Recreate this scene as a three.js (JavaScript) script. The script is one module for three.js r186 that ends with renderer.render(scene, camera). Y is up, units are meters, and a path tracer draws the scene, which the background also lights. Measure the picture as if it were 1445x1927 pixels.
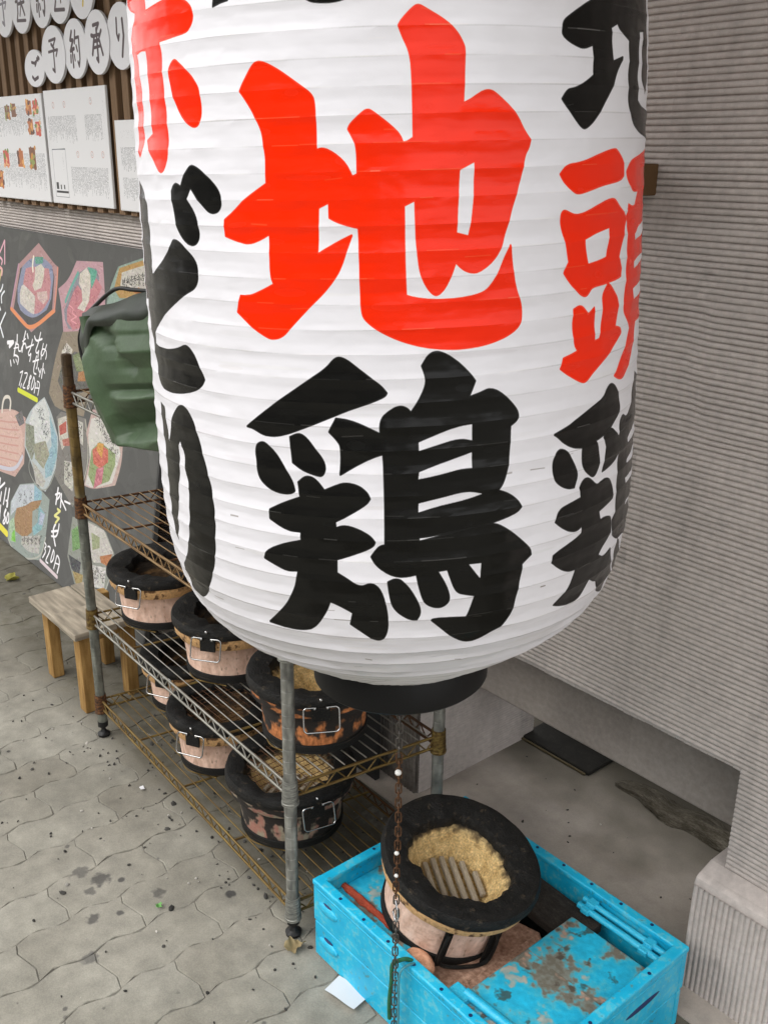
import * as THREE from 'three';
import { mergeGeometries, toCreasedNormals } from 'three/addons/utils/BufferGeometryUtils.js';
import { RoundedBoxGeometry } from 'three/addons/geometries/RoundedBoxGeometry.js';
import { ImprovedNoise } from 'three/addons/math/ImprovedNoise.js';

// ---------------------------------------------------------------- camera, sky, sun, exposure
const scene = new THREE.Scene();
const D = Math.PI / 180;
const camera = new THREE.PerspectiveCamera(55.22, 0.749, 0.05, 300);
camera.rotation.order = 'YXZ';
camera.position.set(0, 1.5, 0);
camera.rotation.set(-20.06 * D, 49.55 * D, 0.7 * D);
const renderer = new THREE.WebGLRenderer({ antialias: true });
renderer.toneMapping = THREE.LinearToneMapping;
renderer.toneMappingExposure = 1.0;
renderer.shadowMap.enabled = true;
const SUN = new THREE.Vector3(-0.25, 0.72, 0.75).normalize();
{
  const w = 256, h = 128, data = new Float32Array(w * h * 4), d = new THREE.Vector3();
  for (let j = 0; j < h; j++) for (let i = 0; i < w; i++) {
    const el = ((j + 0.5) / h - 0.5) * Math.PI, az = ((i + 0.5) / w - 0.5) * 2 * Math.PI;
    d.set(Math.cos(el) * Math.cos(az), Math.sin(el), Math.cos(el) * Math.sin(az));
    const s = Math.max(0, Math.sin(el));
    let L = 1.75 * (1 + 0.9 * s) * (0.92 + 0.35 * Math.pow(Math.max(0, d.dot(SUN)), 4));
    if (el < 0) L = 0.5;
    data.set([L * 0.99, L * 0.985, L * 0.985, 1], (j * w + i) * 4);
  }
  const sky = new THREE.DataTexture(data, w, h, THREE.RGBAFormat, THREE.FloatType);
  sky.mapping = THREE.EquirectangularReflectionMapping;
  sky.magFilter = sky.minFilter = THREE.LinearFilter; sky.needsUpdate = true;
  scene.background = sky; scene.environment = sky;
}
const sun = new THREE.DirectionalLight(new THREE.Color().setRGB(1, 0.95, 0.87), 0.9);
sun.position.copy(SUN).multiplyScalar(12).add(new THREE.Vector3(-1.2, 0, -1)); sun.target.position.set(-1.2, 0, -1);
sun.castShadow = true; sun.shadow.radius = 36; sun.shadow.mapSize.set(2048, 2048);
Object.assign(sun.shadow.camera, { left: -4, right: 4, top: 4, bottom: -4, near: 1, far: 25 });
scene.add(sun, sun.target);

// ---------------------------------------------------------------- helpers
let seed = 7;
const rnd = () => { seed = (seed + 0x6D2B79F5) | 0; let t = Math.imul(seed ^ (seed >>> 15), 1 | seed); t = (t + Math.imul(t ^ (t >>> 7), 61 | t)) ^ t; return ((t ^ (t >>> 14)) >>> 0) / 4294967296; };
const rr = (a, b) => a + (b - a) * rnd();
const per = new ImprovedNoise();
const N = (x, y, z = 0) => per.noise(x + 31.7, y + 17.3, z + 5.1);
const fbm = (x, y, z = 0, o = 4) => { let s = 0, a = 0.5; for (let i = 0; i < o; i++) { s += a * N(x, y, z + i * 3.7); x *= 2.03; y *= 2.03; z *= 2.03; a *= 0.5; } return s; };
const cl = (x, a = 0, b = 1) => Math.min(b, Math.max(a, x));
const ss = (a, b, x) => { const t = cl((x - a) / (b - a)); return t * t * (3 - 2 * t); };
const mix = (a, b, t) => a + (b - a) * t;
const mix3 = (a, b, t) => [mix(a[0], b[0], t), mix(a[1], b[1], t), mix(a[2], b[2], t)];
const hex = (s) => [1, 3, 5].map((i) => parseInt(s.slice(i, i + 2), 16));
function tex(w, h, fn, srgb = true) {                      // fn(u, v) -> [r, g, b] 0..255
  const d = new Uint8Array(w * h * 4);
  for (let j = 0; j < h; j++) for (let i = 0; i < w; i++) { const c = fn((i + 0.5) / w, (j + 0.5) / h); d[(j * w + i) * 4] = cl(c[0], 0, 255); d[(j * w + i) * 4 + 1] = cl(c[1], 0, 255); d[(j * w + i) * 4 + 2] = cl(c[2], 0, 255); d[(j * w + i) * 4 + 3] = 255; }
  const t = new THREE.DataTexture(d, w, h); t.magFilter = t.minFilter = THREE.LinearFilter; t.wrapS = t.wrapT = THREE.RepeatWrapping;
  if (srgb) t.colorSpace = THREE.SRGBColorSpace; t.needsUpdate = true; return t;
}
function canvasTex(w, h, draw) {
  const c = document.createElement('canvas'); c.width = w; c.height = h; draw(c.getContext('2d'), w, h);
  const t = new THREE.CanvasTexture(c); t.colorSpace = THREE.SRGBColorSpace; return t;
}
// a closed outline through points (x, y as a flat list): gentle bends become curves, sharp ones stay corners
function outline(g, q, closed = true, sharp = 0.95) {
  const n = q.length / 2, P = (i) => [q[((i + n) % n) * 2], q[((i + n) % n) * 2 + 1]], md = (a, b) => [(a[0] + b[0]) / 2, (a[1] + b[1]) / 2];
  g.beginPath(); if (closed) g.moveTo(...md(P(-1), P(0))); else g.moveTo(...P(0));
  for (let i = closed ? 0 : 1; i < (closed ? n : n - 1); i++) {
    const a = P(i - 1), b = P(i), c = P(i + 1), t = Math.abs(Math.atan2((b[0] - a[0]) * (c[1] - b[1]) - (b[1] - a[1]) * (c[0] - b[0]), (b[0] - a[0]) * (c[0] - b[0]) + (b[1] - a[1]) * (c[1] - b[1])));
    if (t < (closed ? sharp : 2.4)) g.quadraticCurveTo(...b, ...md(b, c)); else { g.lineTo(...b); g.lineTo(...md(b, c)); }
  }
  if (closed) g.closePath(); else g.lineTo(...P(n - 1));
}
const std = (o) => new THREE.MeshStandardMaterial(o);
const names = new Map();
const numbered = (n) => { const k = names.get(n) || 0; names.set(n, k + 1); return k ? n + '_' + String(k).padStart(3, '0') : n; };
function thing(name, label, category, pos = [0, 0, 0], group) {
  const o = new THREE.Group(); o.name = numbered(name); o.position.set(...pos); o.userData = { label, category }; if (group) o.userData.group = group; scene.add(o); return o;
}
function part(name, geo, mat, parent) {
  if (Array.isArray(geo)) geo = mergeGeometries(geo.map((g) => { const q = g.index ? g.toNonIndexed() : g; for (const k of Object.keys(q.attributes)) if (!['position', 'normal', 'uv'].includes(k)) q.deleteAttribute(k); return q; }));
  const m = new THREE.Mesh(geo, mat); m.name = name; m.castShadow = m.receiveShadow = true; parent.add(m); return m;
}
const V = (x, y, z) => new THREE.Vector3(x, y, z);
function rod(a, b, r, seg = 6) {                             // a round bar from a to b
  const A = V(...a), B = V(...b), L = A.distanceTo(B), g = new THREE.CylinderGeometry(r, r, L, seg, 1);
  g.applyQuaternion(new THREE.Quaternion().setFromUnitVectors(V(0, 1, 0), B.clone().sub(A).divideScalar(L)));
  g.translate((a[0] + b[0]) / 2, (a[1] + b[1]) / 2, (a[2] + b[2]) / 2); return g;
}
const tube = (pts, r, seg = 40, rs = 6, closed = false, tension = 0.5) => new THREE.TubeGeometry(new THREE.CatmullRomCurve3(pts.map((p) => V(...p)), closed, 'catmullrom', tension), seg, r, rs, closed);
const rbox = (w, h, d, x, y, z, r = 0.003, s = 2) => new RoundedBoxGeometry(w, h, d, s, r).translate(x, y, z);
const bx = (x0, x1, y0, y1, z0, z1) => new THREE.BoxGeometry(x1 - x0, y1 - y0, z1 - z0).translate((x0 + x1) / 2, (y0 + y1) / 2, (z0 + z1) / 2);
function grid(nu, nv, fn, uvfn) {                            // parametric sheet with computed normals
  const p = [], uv = [], ix = [];
  for (let j = 0; j <= nv; j++) for (let i = 0; i <= nu; i++) { const q = fn(i / nu, j / nv); p.push(q[0], q[1], q[2]); const t = uvfn ? uvfn(i / nu, j / nv, q) : [i / nu, j / nv]; uv.push(t[0], t[1]); }
  for (let j = 0; j < nv; j++) for (let i = 0; i < nu; i++) { const a = j * (nu + 1) + i, b = a + 1, c = a + nu + 1, d = c + 1; ix.push(a, b, d, a, d, c); }
  const g = new THREE.BufferGeometry(); g.setAttribute('position', new THREE.Float32BufferAttribute(p, 3)); g.setAttribute('uv', new THREE.Float32BufferAttribute(uv, 2)); g.setIndex(ix); g.computeVertexNormals(); return g;
}
// a turned shape whose radius may wander with the angle
function turned(prof, seg, wob = () => 0, uvs = [1, 1]) {
  let L = [0]; for (let i = 1; i < prof.length; i++) L.push(L[i - 1] + Math.hypot(prof[i][0] - prof[i - 1][0], prof[i][1] - prof[i - 1][1]));
  const g = grid(seg, prof.length - 1, (u, v) => { const k = Math.round(v * (prof.length - 1)), a = u * 2 * Math.PI, q = wob(a, k); const r = Math.max(0.0001, prof[k][0] + (q.length ? q[0] : q)); return [Math.sin(a) * r, prof[k][1] + (q.length ? q[1] : 0), Math.cos(a) * r]; }, (u, v) => { const k = Math.round(v * (prof.length - 1)); return [u * uvs[0], L[k] / L[L.length - 1] * uvs[1]]; });
  return toCreasedNormals(g, 0.7);
}
function planarUV(g, s = 1, ax = 'xz', ox = 0, oy = 0) { const p = g.attributes.position, uv = new Float32Array(p.count * 2), k = { x: 'getX', y: 'getY', z: 'getZ' }; for (let i = 0; i < p.count; i++) { uv[i * 2] = (p[k[ax[0]]](i) + ox) * s; uv[i * 2 + 1] = (p[k[ax[1]]](i) + oy) * s; } g.setAttribute('uv', new THREE.BufferAttribute(uv, 2)); return g; }
function boxUV(g, s = 1) { const p = g.attributes.position, n = g.attributes.normal, uv = new Float32Array(p.count * 2); for (let i = 0; i < p.count; i++) { const a = Math.abs(n.getX(i)), b = Math.abs(n.getY(i)), c = Math.abs(n.getZ(i)); const q = b >= a && b >= c ? [p.getX(i), p.getZ(i)] : a >= c ? [p.getZ(i), p.getY(i)] : [p.getX(i), p.getY(i)]; uv[i * 2] = q[0] * s; uv[i * 2 + 1] = q[1] * s; } g.setAttribute('uv', new THREE.BufferAttribute(uv, 2)); return g; }

// ---------------------------------------------------------------- materials
const speck = (base, a1, s1, a2, s2, tint = [1, 1, 1]) => tex(512, 512, (u, v) => { const n = a1 * fbm(u * s1, v * s1, 1) + a2 * fbm(u * s2, v * s2, 9, 3) + (rnd() - 0.5) * a2 * 0.35; return [base[0] + n * tint[0], base[1] + n * tint[1], base[2] + n * tint[2]]; });
const M = {};
const bumpNoise = tex(512, 512, (u, v) => { const n = 128 + 150 * fbm(u * 24, v * 24, 2, 4) + 60 * (rnd() - 0.5); return [n, n, n]; }, false);
M.wall = std({ map: tex(1024, 1024, (u, v) => { const n = fbm(u * 4, v * 4, 1), st = ss(0.12, 0.4, fbm(u * 16, v * 1.6, 12)), m = fbm(u * 70, v * 70, 9, 3), b = ss(0.3, 0.42, fbm(u * 9, v * 9, 22)); const s = 1 + 0.1 * n + 0.12 * m - 0.06 * st - 0.1 * b + (rnd() - 0.5) * 0.05; return [192 * s, 184 * s, 179 * s]; }), roughness: 0.93, bumpMap: bumpNoise, bumpScale: 0.0007 });
M.concrete = std({ map: speck([146, 138, 131], 34, 3, 18, 80, [1, 0.98, 0.93]), roughness: 0.95, bumpMap: bumpNoise, bumpScale: 0.0015 });
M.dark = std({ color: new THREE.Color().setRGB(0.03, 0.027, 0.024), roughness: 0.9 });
M.rubble = std({ map: speck([84, 78, 66], 60, 8, 50, 50), roughness: 0.95, bumpMap: bumpNoise, bumpScale: 0.004 });
const pipes = (fn) => std({ map: tex(64, 512, fn), metalness: 0.55, roughness: 0.5 });
M.zinc = std({ map: speck([150, 148, 140], 60, 8, 50, 50), metalness: 0.75, roughness: 0.42 });
M.brass = std({ map: tex(256, 256, (u, v) => { const n = fbm(u * 9, v * 9, 3); return mix3([138, 118, 66], [84, 62, 34], cl(0.5 + n * 1.8)); }), metalness: 0.6, roughness: 0.5 });
M.worn = std({ map: tex(256, 256, (u, v) => { const n = fbm(u * 10, v * 10, 17); return mix3([158, 132, 92], [92, 66, 40], cl(0.5 + n * 2)); }), metalness: 0.45, roughness: 0.55 });
M.rust = std({ map: tex(256, 256, (u, v) => { const n = fbm(u * 10, v * 10, 7); return mix3([118, 78, 44], [52, 36, 26], cl(0.5 + n * 2)); }), metalness: 0.35, roughness: 0.7 });
M.chrome = std({ color: new THREE.Color().setRGB(0.62, 0.62, 0.64), metalness: 1, roughness: 0.16 });
M.iron = new THREE.MeshPhysicalMaterial({ specularIntensity: 0.5,  map: tex(256, 256, (u, v) => { const n = fbm(u * 5, v * 9, 4), m = fbm(u * 40, v * 60, 5, 3); const s = 22 + n * 20 + m * 24 + (rnd() < 0.004 ? 90 : 0) + (rnd() - 0.5) * 8, a = 0.55 * ss(0.14, 0.4, fbm(u * 7, v * 6, 31) + m * 0.3); return mix3([s, s * 0.98, s * 0.94], [98, 84, 66], a); }), metalness: 0.0, roughness: 0.58, bumpMap: bumpNoise, bumpScale: 0.002 });
M.blackplastic = new THREE.MeshPhysicalMaterial({ specularIntensity: 0.5,  color: new THREE.Color().setRGB(0.012, 0.012, 0.012), roughness: 0.45 });

// ---------------------------------------------------------------- ground, pavers, floor
{
  const g = new THREE.Mesh(planarUV(new THREE.PlaneGeometry(120, 120).rotateX(-Math.PI / 2).translate(0, -0.0026, 0), 1), std({ map: speck([112, 109, 101], 40, 6, 40, 60), roughness: 1 }));
  g.name = 'ground'; g.receiveShadow = true; g.userData.kind = 'structure'; scene.add(g);
  const stains = [];
  const spot = (x, z, r, d) => stains.push([x, z, r, d]);
  spot(-1.72, -0.665, 0.02, 0.6); spot(-1.77, -0.64, 0.02, 0.45); spot(-1.7, -0.63, 0.012, 0.5); spot(-1.69, -0.70, 0.008, 0.7); spot(-1.62, -0.60, 0.014, 0.6); spot(-1.60, -0.74, 0.014, 0.5); spot(-1.52, -0.55, 0.016, 0.5); spot(-1.5, -0.86, 0.012, 0.8);
  for (let i = 0; i < 70; i++) spot(rr(-3.6, -1.1), rr(-1.25, -0.35), rr(0.002, 0.006) * (rnd() < 0.12 ? 1.6 : 1), rr(0.2, 0.65));
  const X0 = -4.2, Z0 = -1.5, W = 3.4, H = 1.7;
  const pav = tex(2048, 1024, (u, v) => {
    const x = X0 + u * W, z = Z0 + v * H;
    const a = fbm(x * 3, z * 3, 1), b = fbm(x * 22, z * 22, 2, 3), c = rnd() - 0.5;
    const base = mix3([143, 140, 130], [123, 120, 110], cl(0.5 + a * 1.5));
    const under = ss(-0.86, -1.0, z) * ss(-1.2, -1.35, x) * (0.35 + 0.4 * cl(0.5 + b * 2));  // dirt plus painted contact shade darkens the paving below the rack
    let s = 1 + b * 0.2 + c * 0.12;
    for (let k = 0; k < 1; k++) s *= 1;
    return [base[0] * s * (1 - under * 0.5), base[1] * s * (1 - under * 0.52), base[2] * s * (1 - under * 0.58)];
  });
  const d = pav.image.data;
  for (const [x, z, r, k] of stains) {
    const ci = (x - X0) / W * 2048, cj = (z - Z0) / H * 1024, ri = r / W * 2048 * 1.6, rj = r / H * 1024 * 1.6;
    for (let j = Math.floor(cj - rj); j <= cj + rj; j++) for (let i = Math.floor(ci - ri); i <= ci + ri; i++) {
      if (i < 0 || j < 0 || i > 2047 || j > 1023) continue;
      const q = Math.hypot((i - ci) / ri, (j - cj) / rj) + fbm(i * 0.12, j * 0.12, r * 900, 2) * 0.7, t = 0.75 * k * (1 - ss(0.4, 0.75, q));
      const o = (j * 2048 + i) * 4; for (let c = 0; c < 3; c++) d[o + c] *= 1 - t * [0.8, 0.8, 0.76][c];
    }
  }
  const bump = bumpNoise.clone(); bump.repeat.set(8, 4);
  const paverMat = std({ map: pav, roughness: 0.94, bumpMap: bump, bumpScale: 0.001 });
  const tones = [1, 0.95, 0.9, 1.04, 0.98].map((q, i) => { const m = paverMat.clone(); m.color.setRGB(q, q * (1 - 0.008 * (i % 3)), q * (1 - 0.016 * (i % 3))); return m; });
  const PX = 0.118, PZ = 0.225, A = 0.009;
  
  function paver(k, j) {                                     // an interlocking paver with wavy sides, chamfered edges
    const zc = j * PZ + (k & 1) * PZ / 2, gap = 0.0005 + 0.0009 * cl(0.5 + 1.6 * N(k * 0.31, j * 0.47, 4)), y = rr(-0.0012, 0.0006);
    const xe = (kk, z) => kk * PX + A * Math.sin(2 * Math.PI * z / (PZ / 2) + 0.6) + 0.003 * N(kk * 3.1, z * 9), ze = (jj, x) => jj * PZ + (k & 1) * PZ / 2 + A * 0.8 * Math.sin(2 * Math.PI * x / PX);
    const o = [];
    for (let i = 0; i < 7; i++) { const z = zc + PZ * i / 7; o.push([xe(k, z) + gap, i ? z : z + gap]); }
    for (let i = 0; i < 4; i++) { const x = (k + i / 4) * PX; o.push([i ? x : xe(k, zc + PZ) + gap, ze(j + 1, x) - gap]); }
    for (let i = 7; i > 0; i--) { const z = zc + PZ * i / 7; o.push([xe(k + 1, z) - gap, i < 7 ? z : z - gap]); }
    for (let i = 4; i > 0; i--) { const x = (k + i / 4) * PX; o.push([i < 4 ? x : xe(k + 1, zc) - gap, ze(j, x) + gap]); }
    const cx = (k + 0.5) * PX, cz = zc + PZ / 2, tx = rr(-0.012, 0.012), tz = rr(-0.008, 0.008), n = o.length, p = [cx, y, cz], ix = [];
    const ch = rr(0.001, 0.002);
    for (const [x, z] of o) { const l = Math.hypot(cx - x, cz - z), f = ch / l; p.push(x + (cx - x) * f, y + (x - cx) * tx + (z - cz) * tz, z + (cz - z) * f); }
    for (const [x, z] of o) p.push(x, y - ch + (x - cx) * tx + (z - cz) * tz, z);
    for (const [x, z] of o) p.push(x, -0.015, z);
    for (let i = 0; i < n; i++) { const a = 1 + i, b = 1 + (i + 1) % n; ix.push(0, a, b, a, a + n, b + n, a, b + n, b, a + n, a + 2 * n, b + 2 * n, a + n, b + 2 * n, b + n); }
    const geo = new THREE.BufferGeometry(); geo.setAttribute('position', new THREE.Float32BufferAttribute(p, 3)); geo.setIndex(ix); geo.computeVertexNormals();
    const q = geo.attributes.position, uv = new Float32Array(q.count * 2); for (let i = 0; i < q.count; i++) { uv[2 * i] = (q.getX(i) - X0) / W; uv[2 * i + 1] = (q.getZ(i) - Z0) / H; } geo.setAttribute('uv', new THREE.BufferAttribute(uv, 2));
    return toCreasedNormals(geo, 0.5);
  }
  const pavement = new THREE.Group(); pavement.name = 'pavement'; pavement.userData.kind = 'structure'; scene.add(pavement);
  const far = [];
  for (let k = Math.floor(-6.5 / PX); k < 1.6 / PX; k++) for (let j = -6; j < 12; j++) {
    const cx = (k + 0.5) * PX, cz = (j + 0.5) * PZ + (k & 1) * PZ / 2;
    if (cz < -1.30) continue;
    const e = -0.355 - (cx + 1.48) * -0.364;                 // the line of the frame's left edge on the ground
    const seen = cx < -1.0 && cx > -4.1 && cz < e + 0.14 && cz < -0.3 - (cx + 1.48) * 1.1 + 0.25;
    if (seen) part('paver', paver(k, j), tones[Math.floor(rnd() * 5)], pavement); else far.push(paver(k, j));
  }
  const floorMat = std({ roughness: 0.95, bumpMap: bumpNoise, bumpScale: 0.001, map: tex(1024, 1024, (u, v) => {   // 2 m square: grime and painted shade darken the back of the recess, lighter in front
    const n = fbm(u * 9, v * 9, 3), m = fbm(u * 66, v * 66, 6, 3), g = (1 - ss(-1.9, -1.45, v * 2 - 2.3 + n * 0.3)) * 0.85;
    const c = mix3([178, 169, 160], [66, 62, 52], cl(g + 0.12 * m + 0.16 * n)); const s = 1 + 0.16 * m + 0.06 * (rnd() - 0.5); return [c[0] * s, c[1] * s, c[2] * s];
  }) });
  const f = part('paver_field', far, paverMat, pavement); f.userData.kind = 'stuff';
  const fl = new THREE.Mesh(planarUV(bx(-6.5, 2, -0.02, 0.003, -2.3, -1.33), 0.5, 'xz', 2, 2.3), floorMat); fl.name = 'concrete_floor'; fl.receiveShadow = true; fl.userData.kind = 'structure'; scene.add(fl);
}

// ---------------------------------------------------------------- the combed render wall with its recess
// ribs run along a; b goes across them; place(a, b, d) -> xyz with d metres outwards
function ribs(a0, a1, b0, b1, pitch, da, place, depth = 0.0048, jit = 1) {
  const fr = [0, 0.09, 0.15, 0.5, 0.78, 0.90], dp = [-1, -0.92, -0.10, 0, -0.10, -0.6], nb = Math.round((b1 - b0) / pitch), rows = [];
  for (let k = 0; k < nb; k++) for (let i = 0; i < 6; i++) rows.push([k, i]); rows.push([nb, 0]);
  const na = Math.max(2, Math.round((a1 - a0) / da));
  return grid(na, rows.length - 1, (u, v) => {
    const [k, i] = rows[Math.round(v * (rows.length - 1))], a = mix(a0, a1, u), id = k + (i > 3 ? 1 : 0);
    let b = b0 + (k + fr[i]) * pitch; const kk = b / pitch;
    let off = jit * (0.0005 * N(a * 2.2, id * 0.3) + 0.0002 * N(a * 30, id * 1.7));
    if (jit) { const band = ss(1.02, 1.08, b) * (1 - ss(1.26, 1.29, b)); off -= band * 0.0035 * ss(-0.905, -0.885, a + 0.03 * N(b * 6, 4)); off -= 0.002 * Math.max(0, N(a * 2.2, b * 2.4, 8)); for (const [bc, a0c, a1c] of [[1.294, -1.01, -0.86], [1.05, -0.84, -0.7], [0.93, -0.9, -0.8], [0.72, -1.0, -0.86]]) off += 0.0035 * N(a * 75, b * 210, 3) * (1 - ss(0.006, 0.012, Math.abs(b - bc))) * ss(a0c, a0c + 0.02, a) * (1 - ss(a1c - 0.02, a1c, a)); }
    const dd = depth * (0.9 + 0.45 * N(a * 4, id * 0.9, 3) + 0.15 * N(a * 50, id * 3.3, 3));
    return place(a, b + off, dp[i] * dd + 0.0012 * N(a * 9, b * 9, 6));
  }, (u, v, q) => [mix(a0, a1, u), mix(b0, b1, v)]);
}
{
  const w = thing('rendered_wall', 'grey combed render wall with low recess behind the lantern and grills', 'wall');
  const darkened = std({ map: speck([104, 98, 92], 50, 5, 36, 60), roughness: 0.95 });  // wall colour darkened to paint in the dim light on the left pier
  const front = (a, b, d) => [a, b, -1.45 + d];
  part('ribbed_render', ribs(-1.52, 0.6, 0.479, 2.6, 0.0103, 0.022, front), M.wall, w);
  part('ribbed_render', ribs(-6.5, -1.52, 0.26, 2.6, 0.0103, 0.12, front, 0.006, 0), M.wall, w);
  part('ribbed_render', ribs(-0.714, 0.6, 0.2627, 0.479, 0.0103, 0.022, front), M.wall, w);
  part('wall_core', [bx(-6.5, 0.6, 0.4795, 2.62, -1.8, -1.457), bx(-0.712, 0.6, 0.1, 0.4795, -1.8, -1.457), bx(-6.5, -1.53, 0.02, 0.4795, -1.8, -1.457)].map((g) => boxUV(g)), M.wall, w);
  // crumbled lower edge of the render over the recess
  const lip = []; for (let i = 0; i < 46; i++) { const x = mix(-1.5, -0.714, (i + 0.5) / 46), s = 0.008 + 0.0018 * N(i * 0.7, 2); lip.push(rbox(0.0175, s, 0.008, x, 0.4795 - s / 2 + 0.001, -1.4555, 0.0025, 1)); }
  part('render_edge', lip, M.wall, w);
  part('lintel', boxUV(rbox(1.0, 0.235, 0.2, -1.11, 0.403, -1.634, 0.008)), M.concrete, w);
  part('return_wall', [boxUV(bx(-1.9, -1.509, 0, 0.5, -1.83, -1.44)), ribs(-1.83, -1.405, 0.0, 0.52, 0.0075, 0.02, (a, b, d) => [-1.502 + d, b, -a - 3.235], 0.0012, 0.5)], M.wall, w);
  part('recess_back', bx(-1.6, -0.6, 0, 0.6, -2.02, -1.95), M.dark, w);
  const sh = new THREE.Shape(); sh.moveTo(1.42, 0); sh.lineTo(1.405, 0); sh.lineTo(1.405, 0.232); sh.quadraticCurveTo(1.405, 0.247, 1.42, 0.249); sh.lineTo(1.452, 0.258); sh.lineTo(1.75, 0.258); sh.lineTo(1.75, 0);
  const ext = (x0, x1) => boxUV(new THREE.ExtrudeGeometry(sh, { depth: x1 - x0, bevelEnabled: true, bevelSize: 0.004, bevelThickness: 0.004, bevelSegments: 2 }).rotateY(Math.PI / 2).translate(x0, 0, 0));
  const vr = (a, b, d) => [b, a, -1.3955 + d];
  part('plinth', [ext(-0.741, 0.6), ribs(0.0, 0.236, -0.742, 0.59, 0.0105, 0.03, vr, 0.004, 0)], M.wall, w);
  part('plinth', [ext(-2.6, -1.508), ribs(0.0, 0.236, -2.6, -1.506, 0.0105, 0.03, vr, 0.004, 0)], darkened, w);
  const e = thing('roof_eave', 'projecting eave above the shop front, over the lantern', 'eave');
  part('soffit', boxUV(bx(-6.5, 2, 2.62, 2.74, -1.8, -0.35)), M.wall, e);
  const ob = thing('added_building', 'unseen plain grey building added across the street, behind the camera, to hold back low sky light', 'building', [-3, 0, 8.5]);  // unseen building, added to block low sky light from the street side
  part('facade', boxUV(bx(-14, 14, 0, 5.6, 0, 0.5)), std({ color: new THREE.Color().setRGB(0.2, 0.19, 0.175), roughness: 0.9 }), ob);
  const wg = new THREE.PlaneGeometry(1.5, 1.3).rotateY(Math.PI), wmat = std({ color: new THREE.Color().setRGB(0.03, 0.035, 0.04), roughness: 0.15 });
  for (let i = 0; i < 9; i++) for (let j = 0; j < 2; j++) part('window', wg, wmat, ob).position.set(-12 + i * 3, 1.7 + j * 2.4, -0.01);
  // things lying in the recess
  const block = thing('added_dark_mat', 'added dark mat in place of the dark gap at the left back of the wall recess', 'mat', [-1.395, 0.003, -1.875]);  // dark mat put in to make the black gap of the recess
  part('mat', boxUV(rbox(0.235, 0.011, 0.17, 0, 0.0055, 0, 0.004), 3), std({ map: speck([26, 24, 19], 18, 8, 14, 40), roughness: 0.95 }), block);
  part('mat_edge', rbox(0.22, 0.006, 0.006, 0, 0.004, 0.089, 0.002, 1), std({ color: new THREE.Color().setRGB(0.09, 0.07, 0.035), roughness: 0.9 }), block);
  const rub = thing('mortar_lump', 'long rough lump of mortar at the right back of the wall recess', 'rubble', [-1.0, 0.003, -1.83]);
  const lg = grid(40, 14, (u, v) => { const a = v * Math.PI, x = (u - 0.5) * 0.44, t = Math.sin(Math.PI * cl(u * 1.02)) ** 0.4, r = t * (0.03 + 0.02 * fbm(u * 7, v * 3)); return [x, Math.sin(a) * r * 0.8, Math.cos(a) * r * 1.4 + 0.02 * N(u * 5, 1)]; });
  part('lump', lg, M.rubble, rub);
  const br = thing('wall_block', 'small brown wooden block on the ribbed wall right of the lantern', 'bracket', [-1.074, 1.466, -1.41]);
  part('block', rbox(0.118, 0.05, 0.085, 0, 0, 0, 0.003), std({ color: new THREE.Color().setRGB(0.1, 0.05, 0.016), roughness: 0.7 }), br);
}

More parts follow.
